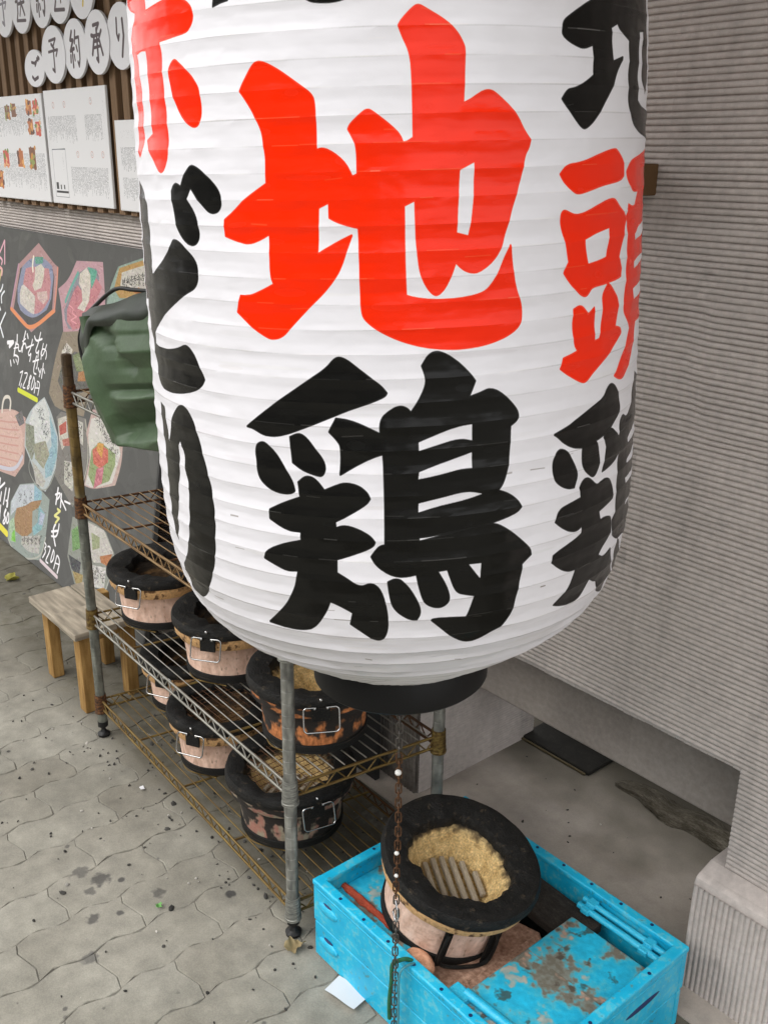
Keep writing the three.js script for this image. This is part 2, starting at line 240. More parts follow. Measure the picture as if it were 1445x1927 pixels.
// ---------------------------------------------------------------- slatted screen, menu sheets, lettered signs
{
  const s = thing('slatted_screen', 'brown wooden slat screen above the chalkboard, left of the lantern', 'screen');
  const wood = std({ map: tex(128, 512, (u, v) => { const n = fbm(u * 14, v * 2.5, 3), m = 12 * (rnd() - 0.5); return [122 + n * 60 + m, 96 + n * 52 + m, 70 + n * 42 + m]; }), roughness: 0.8 });
  part('backing', bx(-6.4, -2.3, 1.322, 2.6, -1.447, -1.441), std({ color: new THREE.Color().setRGB(0.035, 0.021, 0.016), roughness: 0.85 }), s);
  const sg = rbox(0.040, 1.29, 0.026, 0, 0, 0, 0.002, 1);
  for (let i = 0; i < 53; i++) { const m = part("slat", sg, wood, s); m.position.set(-6.4 + i * 0.0775, 1.316 + 0.645 + rr(-0.002, 0.002), -1.4275); }
  // menu sheets: print only
  const scrib = (g, x, y, w, h, n, col) => { g.strokeStyle = col; for (let i = 0; i < n; i++) { g.lineWidth = rr(0.8, 1.8); const a = x + rnd() * w, b = y + rnd() * h; g.beginPath(); g.moveTo(a, b); g.lineTo(a + rr(-3, 3), b + rr(-4, 4)); g.stroke(); } };
  const columns = (g, x, y, w, h) => { for (let a = x; a < x + w; a += 9) { const l = h * rr(0.55, 1); for (let b = y; b < y + l; b += 7) if (rnd() < 0.85) { g.fillStyle = `rgba(58,62,66,${rr(0.5, 1)})`; g.fillRect(a + rr(-0.6, 0.6), b, rr(3, 6), rr(2, 5)); } } };
  const food = (g, x, y, w, h) => { const c = [['#7b4a26', '#c98a35', '#8f9a4a'], ['#b9682c', '#e0a24c', '#5a3320'], ['#c94f3a', '#e6b27d', '#6f8a3a']][Math.floor(rnd() * 3)]; g.fillStyle = c[0]; g.fillRect(x, y, w, h); for (let i = 0; i < 16; i++) { g.fillStyle = c[i % 3]; g.beginPath(); g.ellipse(x + rnd() * w, y + rnd() * h, w * rr(0.1, 0.25), h * rr(0.08, 0.2), rnd() * 3, 0, 7); g.fill(); } };
  const ring = (g, x, y) => { g.strokeStyle = '#b9604a'; g.lineWidth = 2.5; g.beginPath(); g.ellipse(x, y, 17, 19, 0, 0, 7); g.stroke(); scrib(g, x - 9, y - 11, 18, 22, 13, '#2c2a2a'); };
  const paper = (w, h, draw) => canvasTex(w, h, (g) => { g.fillStyle = '#e4e4e6'; g.fillRect(0, 0, w, h); draw(g, w, h); });
  const t1 = paper(840, 640, (g) => { columns(g, 30, 60, 780, 190); columns(g, 30, 350, 780, 230); g.fillStyle = '#e4e4e6'; g.fillRect(0, 255, 840, 80); for (const [x, y, w, h] of [[70, 60, 60, 70], [620, 40, 70, 70], [720, 40, 60, 70], [630, 150, 60, 80], [730, 165, 60, 70], [300, 60, 70, 70], [400, 50, 60, 70], [420, 340, 80, 90], [-10, 330, 60, 90], [60, 330, 60, 90], [200, 340, 80, 90], [600, 320, 80, 110], [-20, 480, 60, 90], [70, 480, 80, 90]]) { g.fillStyle = '#e4e4e6'; g.fillRect(x - 12, y - 12, w + 24, h + 24); food(g, x - 4, y - 6, w + 8, h + 12); } });
  const t2 = paper(960, 720, (g) => { columns(g, 40, 160, 840, 170); columns(g, 350, 480, 560, 190); g.fillStyle = '#e4e4e6'; g.fillRect(500, 150, 130, 190); for (const [x, y] of [[150, 90], [330, 90], [740, 80], [480, 400], [700, 400], [860, 400]]) ring(g, x, y); g.strokeStyle = '#555a60'; g.lineWidth = 3; g.strokeRect(60, 370, 220, 310); g.lineWidth = 5; g.beginPath(); g.moveTo(60, 372); g.lineTo(280, 366); g.stroke(); scrib(g, 225, 390, 14, 110, 26, '#2c2a2a'); g.fillStyle = '#262626'; g.fillRect(80, 585, 40, 45); g.fillRect(150, 600, 18, 30); g.fillRect(205, 600, 18, 28); g.fillRect(75, 640, 200, 14); scrib(g, 900, 60, 20, 240, 40, '#7f8a8a'); });
  const t3 = paper(400, 620, (g) => { scrib(g, 60, 60, 280, 60, 60, '#2c2a2a'); columns(g, 50, 180, 300, 170); columns(g, 50, 390, 300, 170); });
  const sheet = (name, label, t, x0, x1, y0, y1) => {
    const o = thing(name, label, 'menu sheet', [x0, y0, -1.412], 'menu sheets on the slatted screen');
    part('board', bx(0, x1 - x0, 0, y1 - y0, 0, 0.006), std({ color: new THREE.Color().setRGB(0.75, 0.75, 0.75), roughness: 0.6 }), o);
    part('print', new THREE.PlaneGeometry(x1 - x0 - 0.004, y1 - y0 - 0.004).translate((x1 - x0) / 2, (y1 - y0) / 2, 0.0068), std({ map: t, roughness: 0.45 }), o);
  };
  sheet('menu_sheet', 'white printed menu with small food photos, at the left frame edge', t1, -3.95, -3.425, 1.333, 1.678);
  sheet('menu_sheet', 'white printed menu with red circles, middle of the sheets on the slats', t2, -3.408, -2.945, 1.333, 1.684);
  sheet('menu_sheet', 'narrow white printed menu with handwritten heading, beside the lantern', t3, -2.902, -2.66, 1.331, 1.586);
  // brush lettering on white balloons; strokes in balloon units
  const brush = (g, p, cx, cy, sx, sy, w, col) => { g.strokeStyle = col; g.lineCap = 'round'; g.lineJoin = 'round'; g.lineWidth = w; g.beginPath(); p.forEach(([x, y], i) => { const a = cx + x * sx, b = cy - y * sy; i ? g.lineTo(a, b) : g.moveTo(a, b); }); g.stroke(); };
  const GO = [[[-0.25, 0.35], [0.05, 0.28], [0.3, 0.38], [0.1, 0.15]], [[-0.3, -0.45], [-0.1, -0.62], [0.3, -0.5]], [[0.35, 0.5], [0.45, 0.42]], [[0.48, 0.58], [0.58, 0.5]]];
  const YO = [[[-0.3, 0.5], [0.3, 0.55], [0.05, 0.3]], [[-0.12, 0.38], [0.1, 0.22]], [[-0.42, 0.12], [0.42, 0.16], [0.25, -0.05]], [[0.04, 0.12], [0.02, -0.6], [-0.15, -0.5]]];
  const YAKU = [[[-0.2, 0.6], [-0.38, 0.32], [-0.12, 0.3], [-0.42, -0.05], [-0.08, 0.02]], [[-0.25, 0], [-0.25, -0.6]], [[-0.42, -0.2], [-0.45, -0.42]], [[-0.1, -0.2], [-0.06, -0.38]], [[0.12, 0.6], [0, 0.2]], [[0.08, 0.36], [0.42, 0.38], [0.4, -0.35], [0.28, -0.6], [0.2, -0.45]], [[0.14, 0.1], [0.22, -0.08]]];
  const SHO = [[[-0.25, 0.55], [0.25, 0.58], [0.05, 0.4]], [[0.02, 0.42], [0.02, -0.6], [-0.1, -0.5]], [[-0.2, 0.22], [0.22, 0.24]], [[-0.18, 0.05], [0.2, 0.07]], [[-0.26, -0.15], [0.26, -0.12]], [[-0.45, 0.25], [-0.2, 0.2], [-0.45, -0.35]], [[0.42, 0.35], [0.22, 0.15]], [[0.2, 0.1], [0.45, -0.4]]];
  const RI = [[[-0.25, 0.55], [-0.28, 0.1], [-0.18, -0.1], [-0.1, 0.05]], [[0.2, 0.5], [0.24, 0], [0.05, -0.6]]];
  const SO = [[[-0.4, 0.5], [-0.28, 0.35]], [[-0.45, 0.1], [-0.25, 0.1], [-0.3, -0.3], [-0.45, -0.55], [0.45, -0.6]], [[-0.1, 0.5], [0, 0.35]], [[0.3, 0.55], [0.2, 0.35]], [[-0.12, 0.25], [0.42, 0.28]], [[-0.15, 0], [0.45, 0.03]], [[0.12, 0.3], [0.08, -0.1], [-0.1, -0.4]], [[0.15, 0], [0.4, -0.4]]];
  const GEI = [[[-0.4, 0.5], [-0.28, 0.35]], [[-0.45, 0.1], [-0.25, 0.1], [-0.3, -0.3], [-0.45, -0.55], [0.45, -0.6]], [[-0.05, 0.5], [-0.08, -0.1], [0.1, 0]], [[0.18, 0.45], [0.45, 0.48], [0.43, 0], [0.34, -0.05]], [[0.2, 0.45], [0.18, -0.35]]];
  const row = (name, label, chars, cols) => {
    const cs = chars.map((c) => c[0]), x0 = Math.min(...cs.map((c) => c[0])) - 0.1, x1 = Math.max(...cs.map((c) => c[0])) + 0.1, y0 = Math.min(...cs.map((c) => c[1])) - 0.11, y1 = Math.max(...cs.map((c) => c[1])) + 0.11;
    const k = 1400, t = canvasTex(Math.round((x1 - x0) * k), Math.round((y1 - y0) * k), (g, w, h) => { g.fillStyle = '#e6e6ea'; g.fillRect(0, 0, w, h); for (const [[cx, cy, rx, ry], st, col] of chars) for (const p of st) brush(g, p, (cx - x0) * k, (y1 - cy) * k, rx * k * 0.92, ry * k * 0.98, 10 + rnd() * 6, col || '#3a2024'); });
    const o = thing(name, label, 'sign', [x0, y0, -1.4]);
    const fm = std({ map: t, roughness: 0.5 }), bm = std({ color: new THREE.Color().setRGB(0.75, 0.75, 0.77), roughness: 0.55 });
    cs.forEach(([cx, cy, rx, ry], i) => {
      const s = new THREE.Shape(); s.absellipse(cx - x0, cy - y0, rx, ry, 0, Math.PI * 2);
      const b = part('balloon', new THREE.ExtrudeGeometry(s, { depth: 0.006 + (i & 1) * 0.0012, bevelEnabled: false, curveSegments: 28 }), bm, o);
      const f = new THREE.ShapeGeometry(s, 28); const p = f.attributes.position, uv = f.attributes.uv; for (let q = 0; q < p.count; q++) uv.setXY(q, p.getX(q) / (x1 - x0), p.getY(q) / (y1 - y0));
      part('lettering', f.translate(0, 0, 0.0072 + (i & 1) * 0.0012), fm, b);
    });
  };
  row('lettered_sign', 'white balloon-edged sign with dark brush lettering, lower of two on the slats', [[[-3.425, 1.752, 0.082, 0.056], GO], [[-3.262, 1.783, 0.09, 0.083], YO], [[-3.102, 1.79, 0.083, 0.083], YAKU], [[-2.945, 1.797, 0.082, 0.086], SHO], [[-2.795, 1.803, 0.085, 0.086], RI]]);
  row('lettered_sign', 'white balloon-edged sign cut by the top left corner of the picture', [[[-3.645, 1.95, 0.085, 0.09], YO, '#7d7880'], [[-3.49, 1.948, 0.085, 0.088], SO], [[-3.325, 1.949, 0.08, 0.085], YAKU], [[-3.185, 1.953, 0.085, 0.088], GEI], [[-3.025, 1.953, 0.085, 0.088], RI, '#d2b32e']]);
}

// ---------------------------------------------------------------- chalkboard, added black panel
{
  const CHALK = [
['#b98f8f',0,[601,1199,748,1137,785,1129,787,1076,772,974,573,871,356,938,420,1108]],
['#4c4a4a',0,[571,885,390,938,438,1094,600,1151,733,1124,756,1092,752,977]],
['#8d93b0',0,[426,967,420,1018,454,1099,529,1140,650,1153,732,1128,749,1091,738,1013,704,970,598,925,513,926,457,940]],
['#c98a90',0,[472,1044,492,1098,564,1113,704,1116,728,1070,723,1011,674,966,601,939,522,944,464,972]],
['#d9d2c8',0,[457,1030,478,1038,544,1021,593,1006,591,940,543,942,454,964,444,1000]],
['#dfd6c8',0,[580,1110,633,1127,665,1112,661,1073,644,1042,585,1025,562,1043,580,1065]],
['#d6b9b4',0,[606,1022,695,1037,709,1009,672,986,619,999]],
['#5fa08c',0,[570,1147,650,1153,648,1130,583,1122]],
['#e4dccb',12,[560,1146,552,1120,561,1095]],
['#d78a60',16,[363,935,473,900,572,879,772,976]],
['#c98b7b',12,[780,1124,782,1075,771,978]],
['#b78ea0',10,[420,1106,396,1036,364,943]],
['#c69aa2',0,[795,1055,876,1093,933,1163,1134,1176,1161,1086,1170,1040,1008,1007,993,945,972,925,858,912,831,995]],
['#8a8a94',0,[854,988,875,1016,939,1117,1021,1151,1089,1150,1115,1122,1084,1030,1001,971,965,934,899,928,865,954]],
['#c98088',0,[878,991,918,1056,950,1084,999,1064,1093,1120,1140,1096,1104,1047,1037,1005,993,945,936,928,884,951]],
['#dcd5c8',0,[961,1090,967,1124,1016,1148,1047,1127,1054,1085,1049,1041,1014,1002,961,1006,998,1035,986,1073]],
['#5fae95',0,[1021,1151,1067,1148,1095,1143,1088,1117,1060,1080,1047,1127]],
['#6a9f95',15,[950,1123,903,1074,862,1019]],
['#d79aa0',4,[894,1008,937,1003,916,985,959,978,913,960,962,954]],
['#8fa79a',0,[1245,1171,1411,1213,1514,1231,1538,1084,1181,1042,1190,1089]],
['#b98f4f',0,[1253,1167,1412,1206,1515,1224,1535,1105,1270,1075,1225,1098]],
['#cfcac0',0,[1273,1155,1414,1190,1509,1205,1523,1121,1356,1107,1266,1100]],
['#3c3a38',3,[1283,1124,1294,1136,1291,1112,1303,1124]],
['#3c3a38',3,[1308,1130,1319,1141,1316,1117,1328,1130]],
['#3c3a38',3,[1333,1135,1344,1146,1341,1123,1353,1135]],
['#3c3a38',3,[1358,1141,1368,1152,1366,1128,1378,1140]],
['#3c3a38',3,[1382,1146,1393,1157,1390,1133,1402,1146]],
['#3c3a38',3,[1407,1151,1417,1162,1414,1139,1426,1151]],
['#3c3a38',3,[1430,1156,1440,1167,1438,1144,1449,1156]],
['#b9743f',0,[1356,1103,1392,1122,1432,1109,1405,1099]],
['#8c7f6c',0,[853,911,997,934,1151,877,1123,817,1079,694,1062,650,890,636,820,640,762,677,786,767,812,835]],
['#5a5a55',0,[867,809,960,858,1116,862,1108,761,1012,716,882,699,834,733]],
['#7f8a62',0,[946,842,1015,866,1059,830,1047,804,985,794]],
['#b07a4c',0,[1001,793,1062,810,1060,772,998,761]],
['#cfc9bd',0,[854,842,891,879,943,862,930,836,857,821]],
['#2f2e2c',4,[868,858,901,866,888,837,919,859]],
['#c8a49a',0,[172,265,314,273,481,291,564,364,565,442,558,543,428,558,148,486]],
['#d8b3a6',0,[151,460,332,522,451,550,534,477,547,414,477,330,379,306,167,308]],
['#b98e85',6,[222,470,359,485,487,512]],
['#b98e85',6,[225,440,362,456,491,481]],
['#b98e85',6,[228,410,365,427,495,450]],
['#b98e85',6,[232,381,369,398,499,420]],
['#b98e85',6,[235,351,372,369,502,389]],
['#b98e85',6,[238,320,376,340,506,358]],
['#b98e85',6,[242,290,379,310,510,327]],
['#cfc8bd',14,[315,519,315,574,380,595,404,578,397,544]],
['#6d6a6c',0,[453,530,518,564,550,521,500,498]],
['#b7b6c0',16,[219,280,380,298,488,324,545,388]],
['#b9c4c6',0,[724,655,796,611,862,536,882,456,828,369,779,308,730,307,628,388,561,433,559,531,613,594]],
['#d5d8d6',0,[724,651,778,604,807,528,756,478,649,469,582,516,623,592]],
['#8fb3c0',0,[779,596,853,534,863,463,826,384,772,358,753,429,812,490]],
['#858b78',0,[560,523,641,528,663,440,638,394,571,436]],
['#9a9a84',0,[650,462,754,497,798,456,749,388,667,409]],
['#b9b7ae',0,[638,394,710,379,774,347,758,318,688,317]],
['#33383a',6,[673,590,711,606,685,573,734,579,709,542,756,552,732,520,777,537,743,506]],
['#93958c',5,[643,436,590,366,669,312,789,303,876,435]],
['#77756f',0,[877,631,1083,647,1133,534,1085,404,1019,314,854,387,872,531,839,604]],
['#c7c2b6',0,[853,600,923,625,952,541,904,496,872,531]],
['#b8564a',0,[866,576,925,607,931,567,879,544]],
['#b77060',0,[899,533,968,556,963,525,911,513]],
['#c9c7bd',0,[1010,628,1061,628,1072,550,1037,556]],
['#bfbdb2',0,[927,463,1014,476,1011,369,938,381]],
['#42403d',4,[938,450,972,462,949,430,994,433,953,404,998,400]],
['#42403d',4,[1029,614,1054,615,1033,585,1063,584]],
['#b9b6a8',4,[1076,642,1133,534,1085,404]],
['#c3a79f',0,[1127,688,1189,697,1363,612,1364,554,1331,475,1174,420,1100,415,1133,534,1090,598]],
['#d6d3cc',0,[1123,655,1200,681,1331,622,1352,585,1308,477,1174,423,1107,421,1138,499,1107,594]],
['#8fa06c',0,[1139,550,1197,592,1316,577,1321,543,1285,478,1173,427,1127,459]],
['#cf6a58',0,[1147,552,1198,585,1262,579,1268,538,1211,502,1161,508]],
['#d69b4a',0,[1182,585,1229,592,1221,540,1178,559]],
['#c77280',0,[1187,496,1240,516,1233,457,1174,423]],
['#45423f',5,[1155,658,1201,675,1173,644,1219,657,1199,635,1252,647,1225,620,1278,624,1242,606,1304,606,1277,582,1344,587]],
['#b8b5ab',4,[1230,688,1372,648,1453,636]],
['#93a09a',0,[533,274,679,317,820,288,804,130,766,34,507,-33,429,27,447,181]],
['#c3cbd2',0,[533,271,667,309,725,257,652,221,511,171,454,123,454,183]],
['#8fb7c6',0,[674,308,745,298,748,268,676,243]],
['#a07b55',0,[511,171,602,205,650,236,748,268,728,234,668,202,672,119,604,74,509,75,490,116]],
['#a9c6a2',0,[443,95,489,127,509,75,507,28,452,17]],
['#7ec94f',0,[476,57,501,81,517,31,472,26]],
['#86b4bb',0,[727,242,786,222,763,156,692,111,676,138,723,173]],
['#aeb8cf',0,[742,220,786,222,767,175,730,167]],
['#bdbbb5',0,[577,74,754,130,751,56,643,30,575,41]],
['#3e3c3a',3,[585,66,607,78,594,52,613,58]],
['#3e3c3a',3,[624,78,646,89,632,64,652,70]],
['#3e3c3a',3,[662,89,684,101,671,76,689,81]],
['#3e3c3a',3,[700,101,721,112,708,87,727,93]],
['#3e3c3a',3,[737,112,758,123,745,99,763,104]],
['#3a3836',5,[530,241,552,231,528,203]],
['#3a3836',4,[582,255,598,238,581,212,619,228]],
['#3a3836',4,[639,275,649,249,631,234]],
['#a9aaa0',7,[437,23,507,-33,766,34,803,137]],
['#8f938a',0,[1024,281,1190,310,1288,301,1359,247,1342,208,1318,107,1075,43,1001,125,1014,227]],
['#c9c6bf',0,[1126,295,1272,304,1351,248,1319,204,1211,169,1164,207]],
['#6f9a5c',0,[1022,230,1079,266,1107,190,1041,157]],
['#9aa27c',0,[1180,269,1245,270,1250,234,1197,210]],
['#b9764a',0,[1255,206,1344,242,1321,190,1266,187]],
['#45464a',0,[1008,135,1114,138,1105,80,1042,91]],
['#a08a54',0,[1051,86,1137,99,1133,66,1083,49]],
['#d3d1cc',0,[1180,152,1306,182,1303,102,1199,81]],
['#3a3a38',5,[1198,142,1215,140,1195,107]],
['#3a3a38',5,[1238,152,1227,118,1251,122,1254,153,1238,152]],
['#3a3a38',5,[1270,155,1270,129]],
['#3a3a38',5,[1294,159,1290,132,1273,141]],
['#a7aaa2',6,[1059,33,1306,81,1335,150]],
['#e9e7ea',16,[344,800,400,810,365,788]],
['#e9e7ea',9,[438,843,439,814]],
['#e9e7ea',9,[428,812,414,759]],
['#e9e7ea',7,[429,806,459,813,454,784,476,786]],
['#e9e7ea',6,[411,787,452,797]],
['#e9e7ea',8,[417,762,467,767,454,733]],
['#e9e7ea',9,[380,735,389,717]],
['#e9e7ea',7,[411,742,420,733]],
['#e9e7ea',6,[436,748,443,740]],
['#e9e7ea',8,[518,867,503,834,493,786]],
['#e9e7ea',6,[493,826,521,840]],
['#e9e7ea',7,[484,789,485,802,520,828,533,805]],
['#e9e7ea',9,[536,859,545,846]],
['#e9e7ea',7,[533,807,599,829]],
['#e9e7ea',7,[587,846,575,811,551,791,563,780,580,795,579,785,571,763]],
['#e9e7ea',8,[606,861,616,842,675,861]],
['#e9e7ea',7,[660,882,643,838,620,810,635,800,651,814,646,789]],
['#e9e7ea',6,[690,846,678,819,675,787]],
['#e9e7ea',6,[720,847,696,801,668,801,682,827,715,828,725,810,717,794]],
['#e9e7ea',7,[602,766,655,782]],
['#e9e7ea',7,[633,791,612,747,613,724,636,725]],
['#e9e7ea',6,[647,779,645,757,636,745]],
['#e9e7ea',7,[654,750,668,738]],
['#e9e7ea',6,[682,752,668,721]],
['#e9e7ea',7,[699,774,689,719]],
['#e9e7ea',6,[702,756,715,742]],
['#e9e7ea',6,[485,705,509,715,480,655]],
['#e9e7ea',6,[501,665,496,651]],
['#e9e7ea',6,[529,710,556,719,552,701,518,660,517,652,538,655]],
['#e9e7ea',6,[588,712,573,699,586,684,557,660,566,654,582,669,567,683,596,707,588,712]],
['#e9e7ea',6,[617,711,597,678,597,656,620,670,629,702,617,711]],
['#e9e7ea',6,[638,692,628,653]],
['#e9e7ea',6,[652,700,680,705,663,651]],
['#e9e7ea',5,[638,673,671,678]],
['#e9e7ea',4,[653,694,653,676]],
['#c9cf3f',19,[474,636,656,631]],
['#e9e7ea',7,[799,115,818,109,796,91,814,86,786,53]],
['#e9e7ea',7,[828,109,851,118,846,93,809,45,836,46]],
['#e9e7ea',7,[879,112,860,72,860,54,884,75,888,104,879,112]],
['#e9e7ea',7,[911,99,890,43]],
['#e9e7ea',8,[917,101,944,94,923,36]],
['#e9e7ea',6,[903,68,932,72]],
['#e9e7ea',10,[889,351,877,288]],
['#e9e7ea',8,[869,321,913,343,905,321,878,303]],
['#e9e7ea',9,[920,337,918,287]],
['#e9e7ea',9,[917,319,964,290]],
['#e9e7ea',8,[951,318,996,321]],
['#e9e7ea',10,[884,212,857,187,892,133]],
['#e9e7ea',8,[915,221,910,170,855,158]],
['#e9e7ea',9,[853,175,904,193]],
['#e9e7ea',10,[328,246,321,211]],
['#e9e7ea',10,[322,203,376,239]],
['#e9e7ea',10,[345,192,335,153]],
['#e9e7ea',10,[393,221,372,149]],
['#e9e7ea',10,[428,228,408,148]],
['#e9e7ea',9,[398,171,419,176,415,150]],
['#e9e7ea',9,[344,136,336,78]],
['#e9e7ea',9,[399,135,377,106,396,98,370,71,392,69,407,98,384,108,403,133]],
['#e9e7ea',9,[425,128,410,99,416,77,436,95,432,125]],
['#d8d38a',10,[894,273,917,272,871,241,912,243,883,217]],
['#d9cf4a',28,[294,54,421,38]],
['#cfc0c4',15,[766,34,922,20]],
['#d8a7b4',10,[265,1183,229,1140,196,1119]],
['#d8a7b4',10,[268,1183,278,1098]],
['#d8a7b4',10,[208,1120,256,1113,246,1093]],
['#d3c08a',9,[248,1077,230,1024]],
['#d8a7a4',12,[206,1081,260,1078,251,1052]],
['#e2e6ea',9,[267,1015,258,991,217,980]],
['#e2e6ea',9,[287,992,253,975,263,946]],
['#e2e6ea',10,[221,942,254,917]],
['#e2e6ea',9,[308,911,260,862,240,831]],
['#e2e6ea',10,[255,855,295,815]]
  ];
  const W = 1.6, H = 1.232, k = 1.28;
  const t = canvasTex(2048, Math.round(H * 1000 * k), (g, w, h) => {
    g.fillStyle = '#565654'; g.fillRect(0, 0, w, h);
    for (let i = 0; i < 900; i++) { const a = rr(0.02, 0.06); g.fillStyle = rnd() < 0.5 ? `rgba(190,190,185,${a})` : `rgba(20,20,20,${a})`; g.beginPath(); g.ellipse(rnd() * w, rnd() * h, rr(10, 90), rr(6, 40), rnd() * 3, 0, 7); g.fill(); }
    g.lineCap = g.lineJoin = 'round';
    for (const [col0, lw, p] of CHALK) {
      const cc = hex(col0), gy = lw ? 0 : 0.22, col = lw && cc[0] > 215 ? col0 : `rgb(${mix3(cc, [120, 116, 112], gy).map((q) => q | 0).join(',')})`;
      outline(g, p.map((q, i) => i % 2 ? h - q * k : q * k), !lw, 0.45);
      if (lw && cc[0] < 90) {                                 // small writing inside the drawings
        for (let i = 0; i + 3 < p.length; i += 2) { const n = Math.max(2, Math.round(Math.hypot(p[i + 2] - p[i], p[i + 3] - p[i + 1]) / 14)); for (let q = 0; q < n; q++) { const x = mix(p[i], p[i + 2], q / n) * k, y = h - mix(p[i + 1], p[i + 3], q / n) * k; g.strokeStyle = col0; for (let z = 0; z < 5; z++) { g.lineWidth = rr(1.6, 3.2); g.beginPath(); const a = x + rr(-9, 9), b = y + rr(-11, 11); g.moveTo(a, b); g.lineTo(a + rr(-9, 9), b + rr(-9, 9)); g.stroke(); } } }
      } else if (lw) { g.strokeStyle = col; g.lineWidth = lw * k; g.stroke(); } else {
        g.fillStyle = col; g.fill();
        g.save(); g.clip(); const xs = p.filter((_, i) => i % 2 === 0), ys = p.filter((_, i) => i % 2), x0 = Math.min(...xs), x1 = Math.max(...xs), y0 = Math.min(...ys), y1 = Math.max(...ys);
        const c = mix3(cc, [120, 116, 112], gy), n = Math.min(420, (x1 - x0) * (y1 - y0) * 0.024);
        for (let i = 0; i < n; i++) { const d = rr(-40, 30), x = rr(x0, x1) * k, y = h - rr(y0, y1) * k; g.strokeStyle = `rgba(${cl(c[0] + d, 0, 255) | 0},${cl(c[1] + d + rr(-10, 10), 0, 255) | 0},${cl(c[2] + d + rr(-10, 10), 0, 255) | 0},0.55)`; g.lineWidth = rr(2, 7); g.beginPath(); g.moveTo(x, y); g.lineTo(x + rr(-26, 26), y + rr(-14, 14)); g.stroke(); }
        g.restore();
      }
    }
    for (let i = 0; i < 9000; i++) { g.fillStyle = `rgba(40,40,40,${rr(0.15, 0.5)})`; g.fillRect(rnd() * w, rnd() * h, rr(1, 3), rr(1, 3)); }
  });
  const b = thing('chalkboard', 'grey chalkboard covered in chalk drawings of dishes and prices, leaning on the wall', 'chalkboard', [-4.2, 0.006, -1.22]);
  b.rotation.x = -Math.atan(0.164);
  part('panel', rbox(W, H, 0.018, W / 2, H / 2, -0.0095, 0.003), std({ color: new THREE.Color().setRGB(0.09, 0.09, 0.088), roughness: 0.85 }), b);
  part('chalk_drawing', new THREE.PlaneGeometry(W - 0.008, H - 0.008).translate(W / 2, H / 2, 0.0005), std({ map: t, roughness: 0.88 }), b);
  const p = thing('added_shade_panel', 'added black panel standing in for the shade behind the rack, right of the chalkboard', 'panel', [-2.1, 0.003, -1.362]);  // added black sheet that makes the deep shade behind the rack
  part('panel', rbox(0.98, 0.9, 0.016, 0, 0.45, 0, 0.003), std({ color: new THREE.Color().setRGB(0.02, 0.02, 0.02), roughness: 0.7 }), p).rotation.x = -0.012;
}

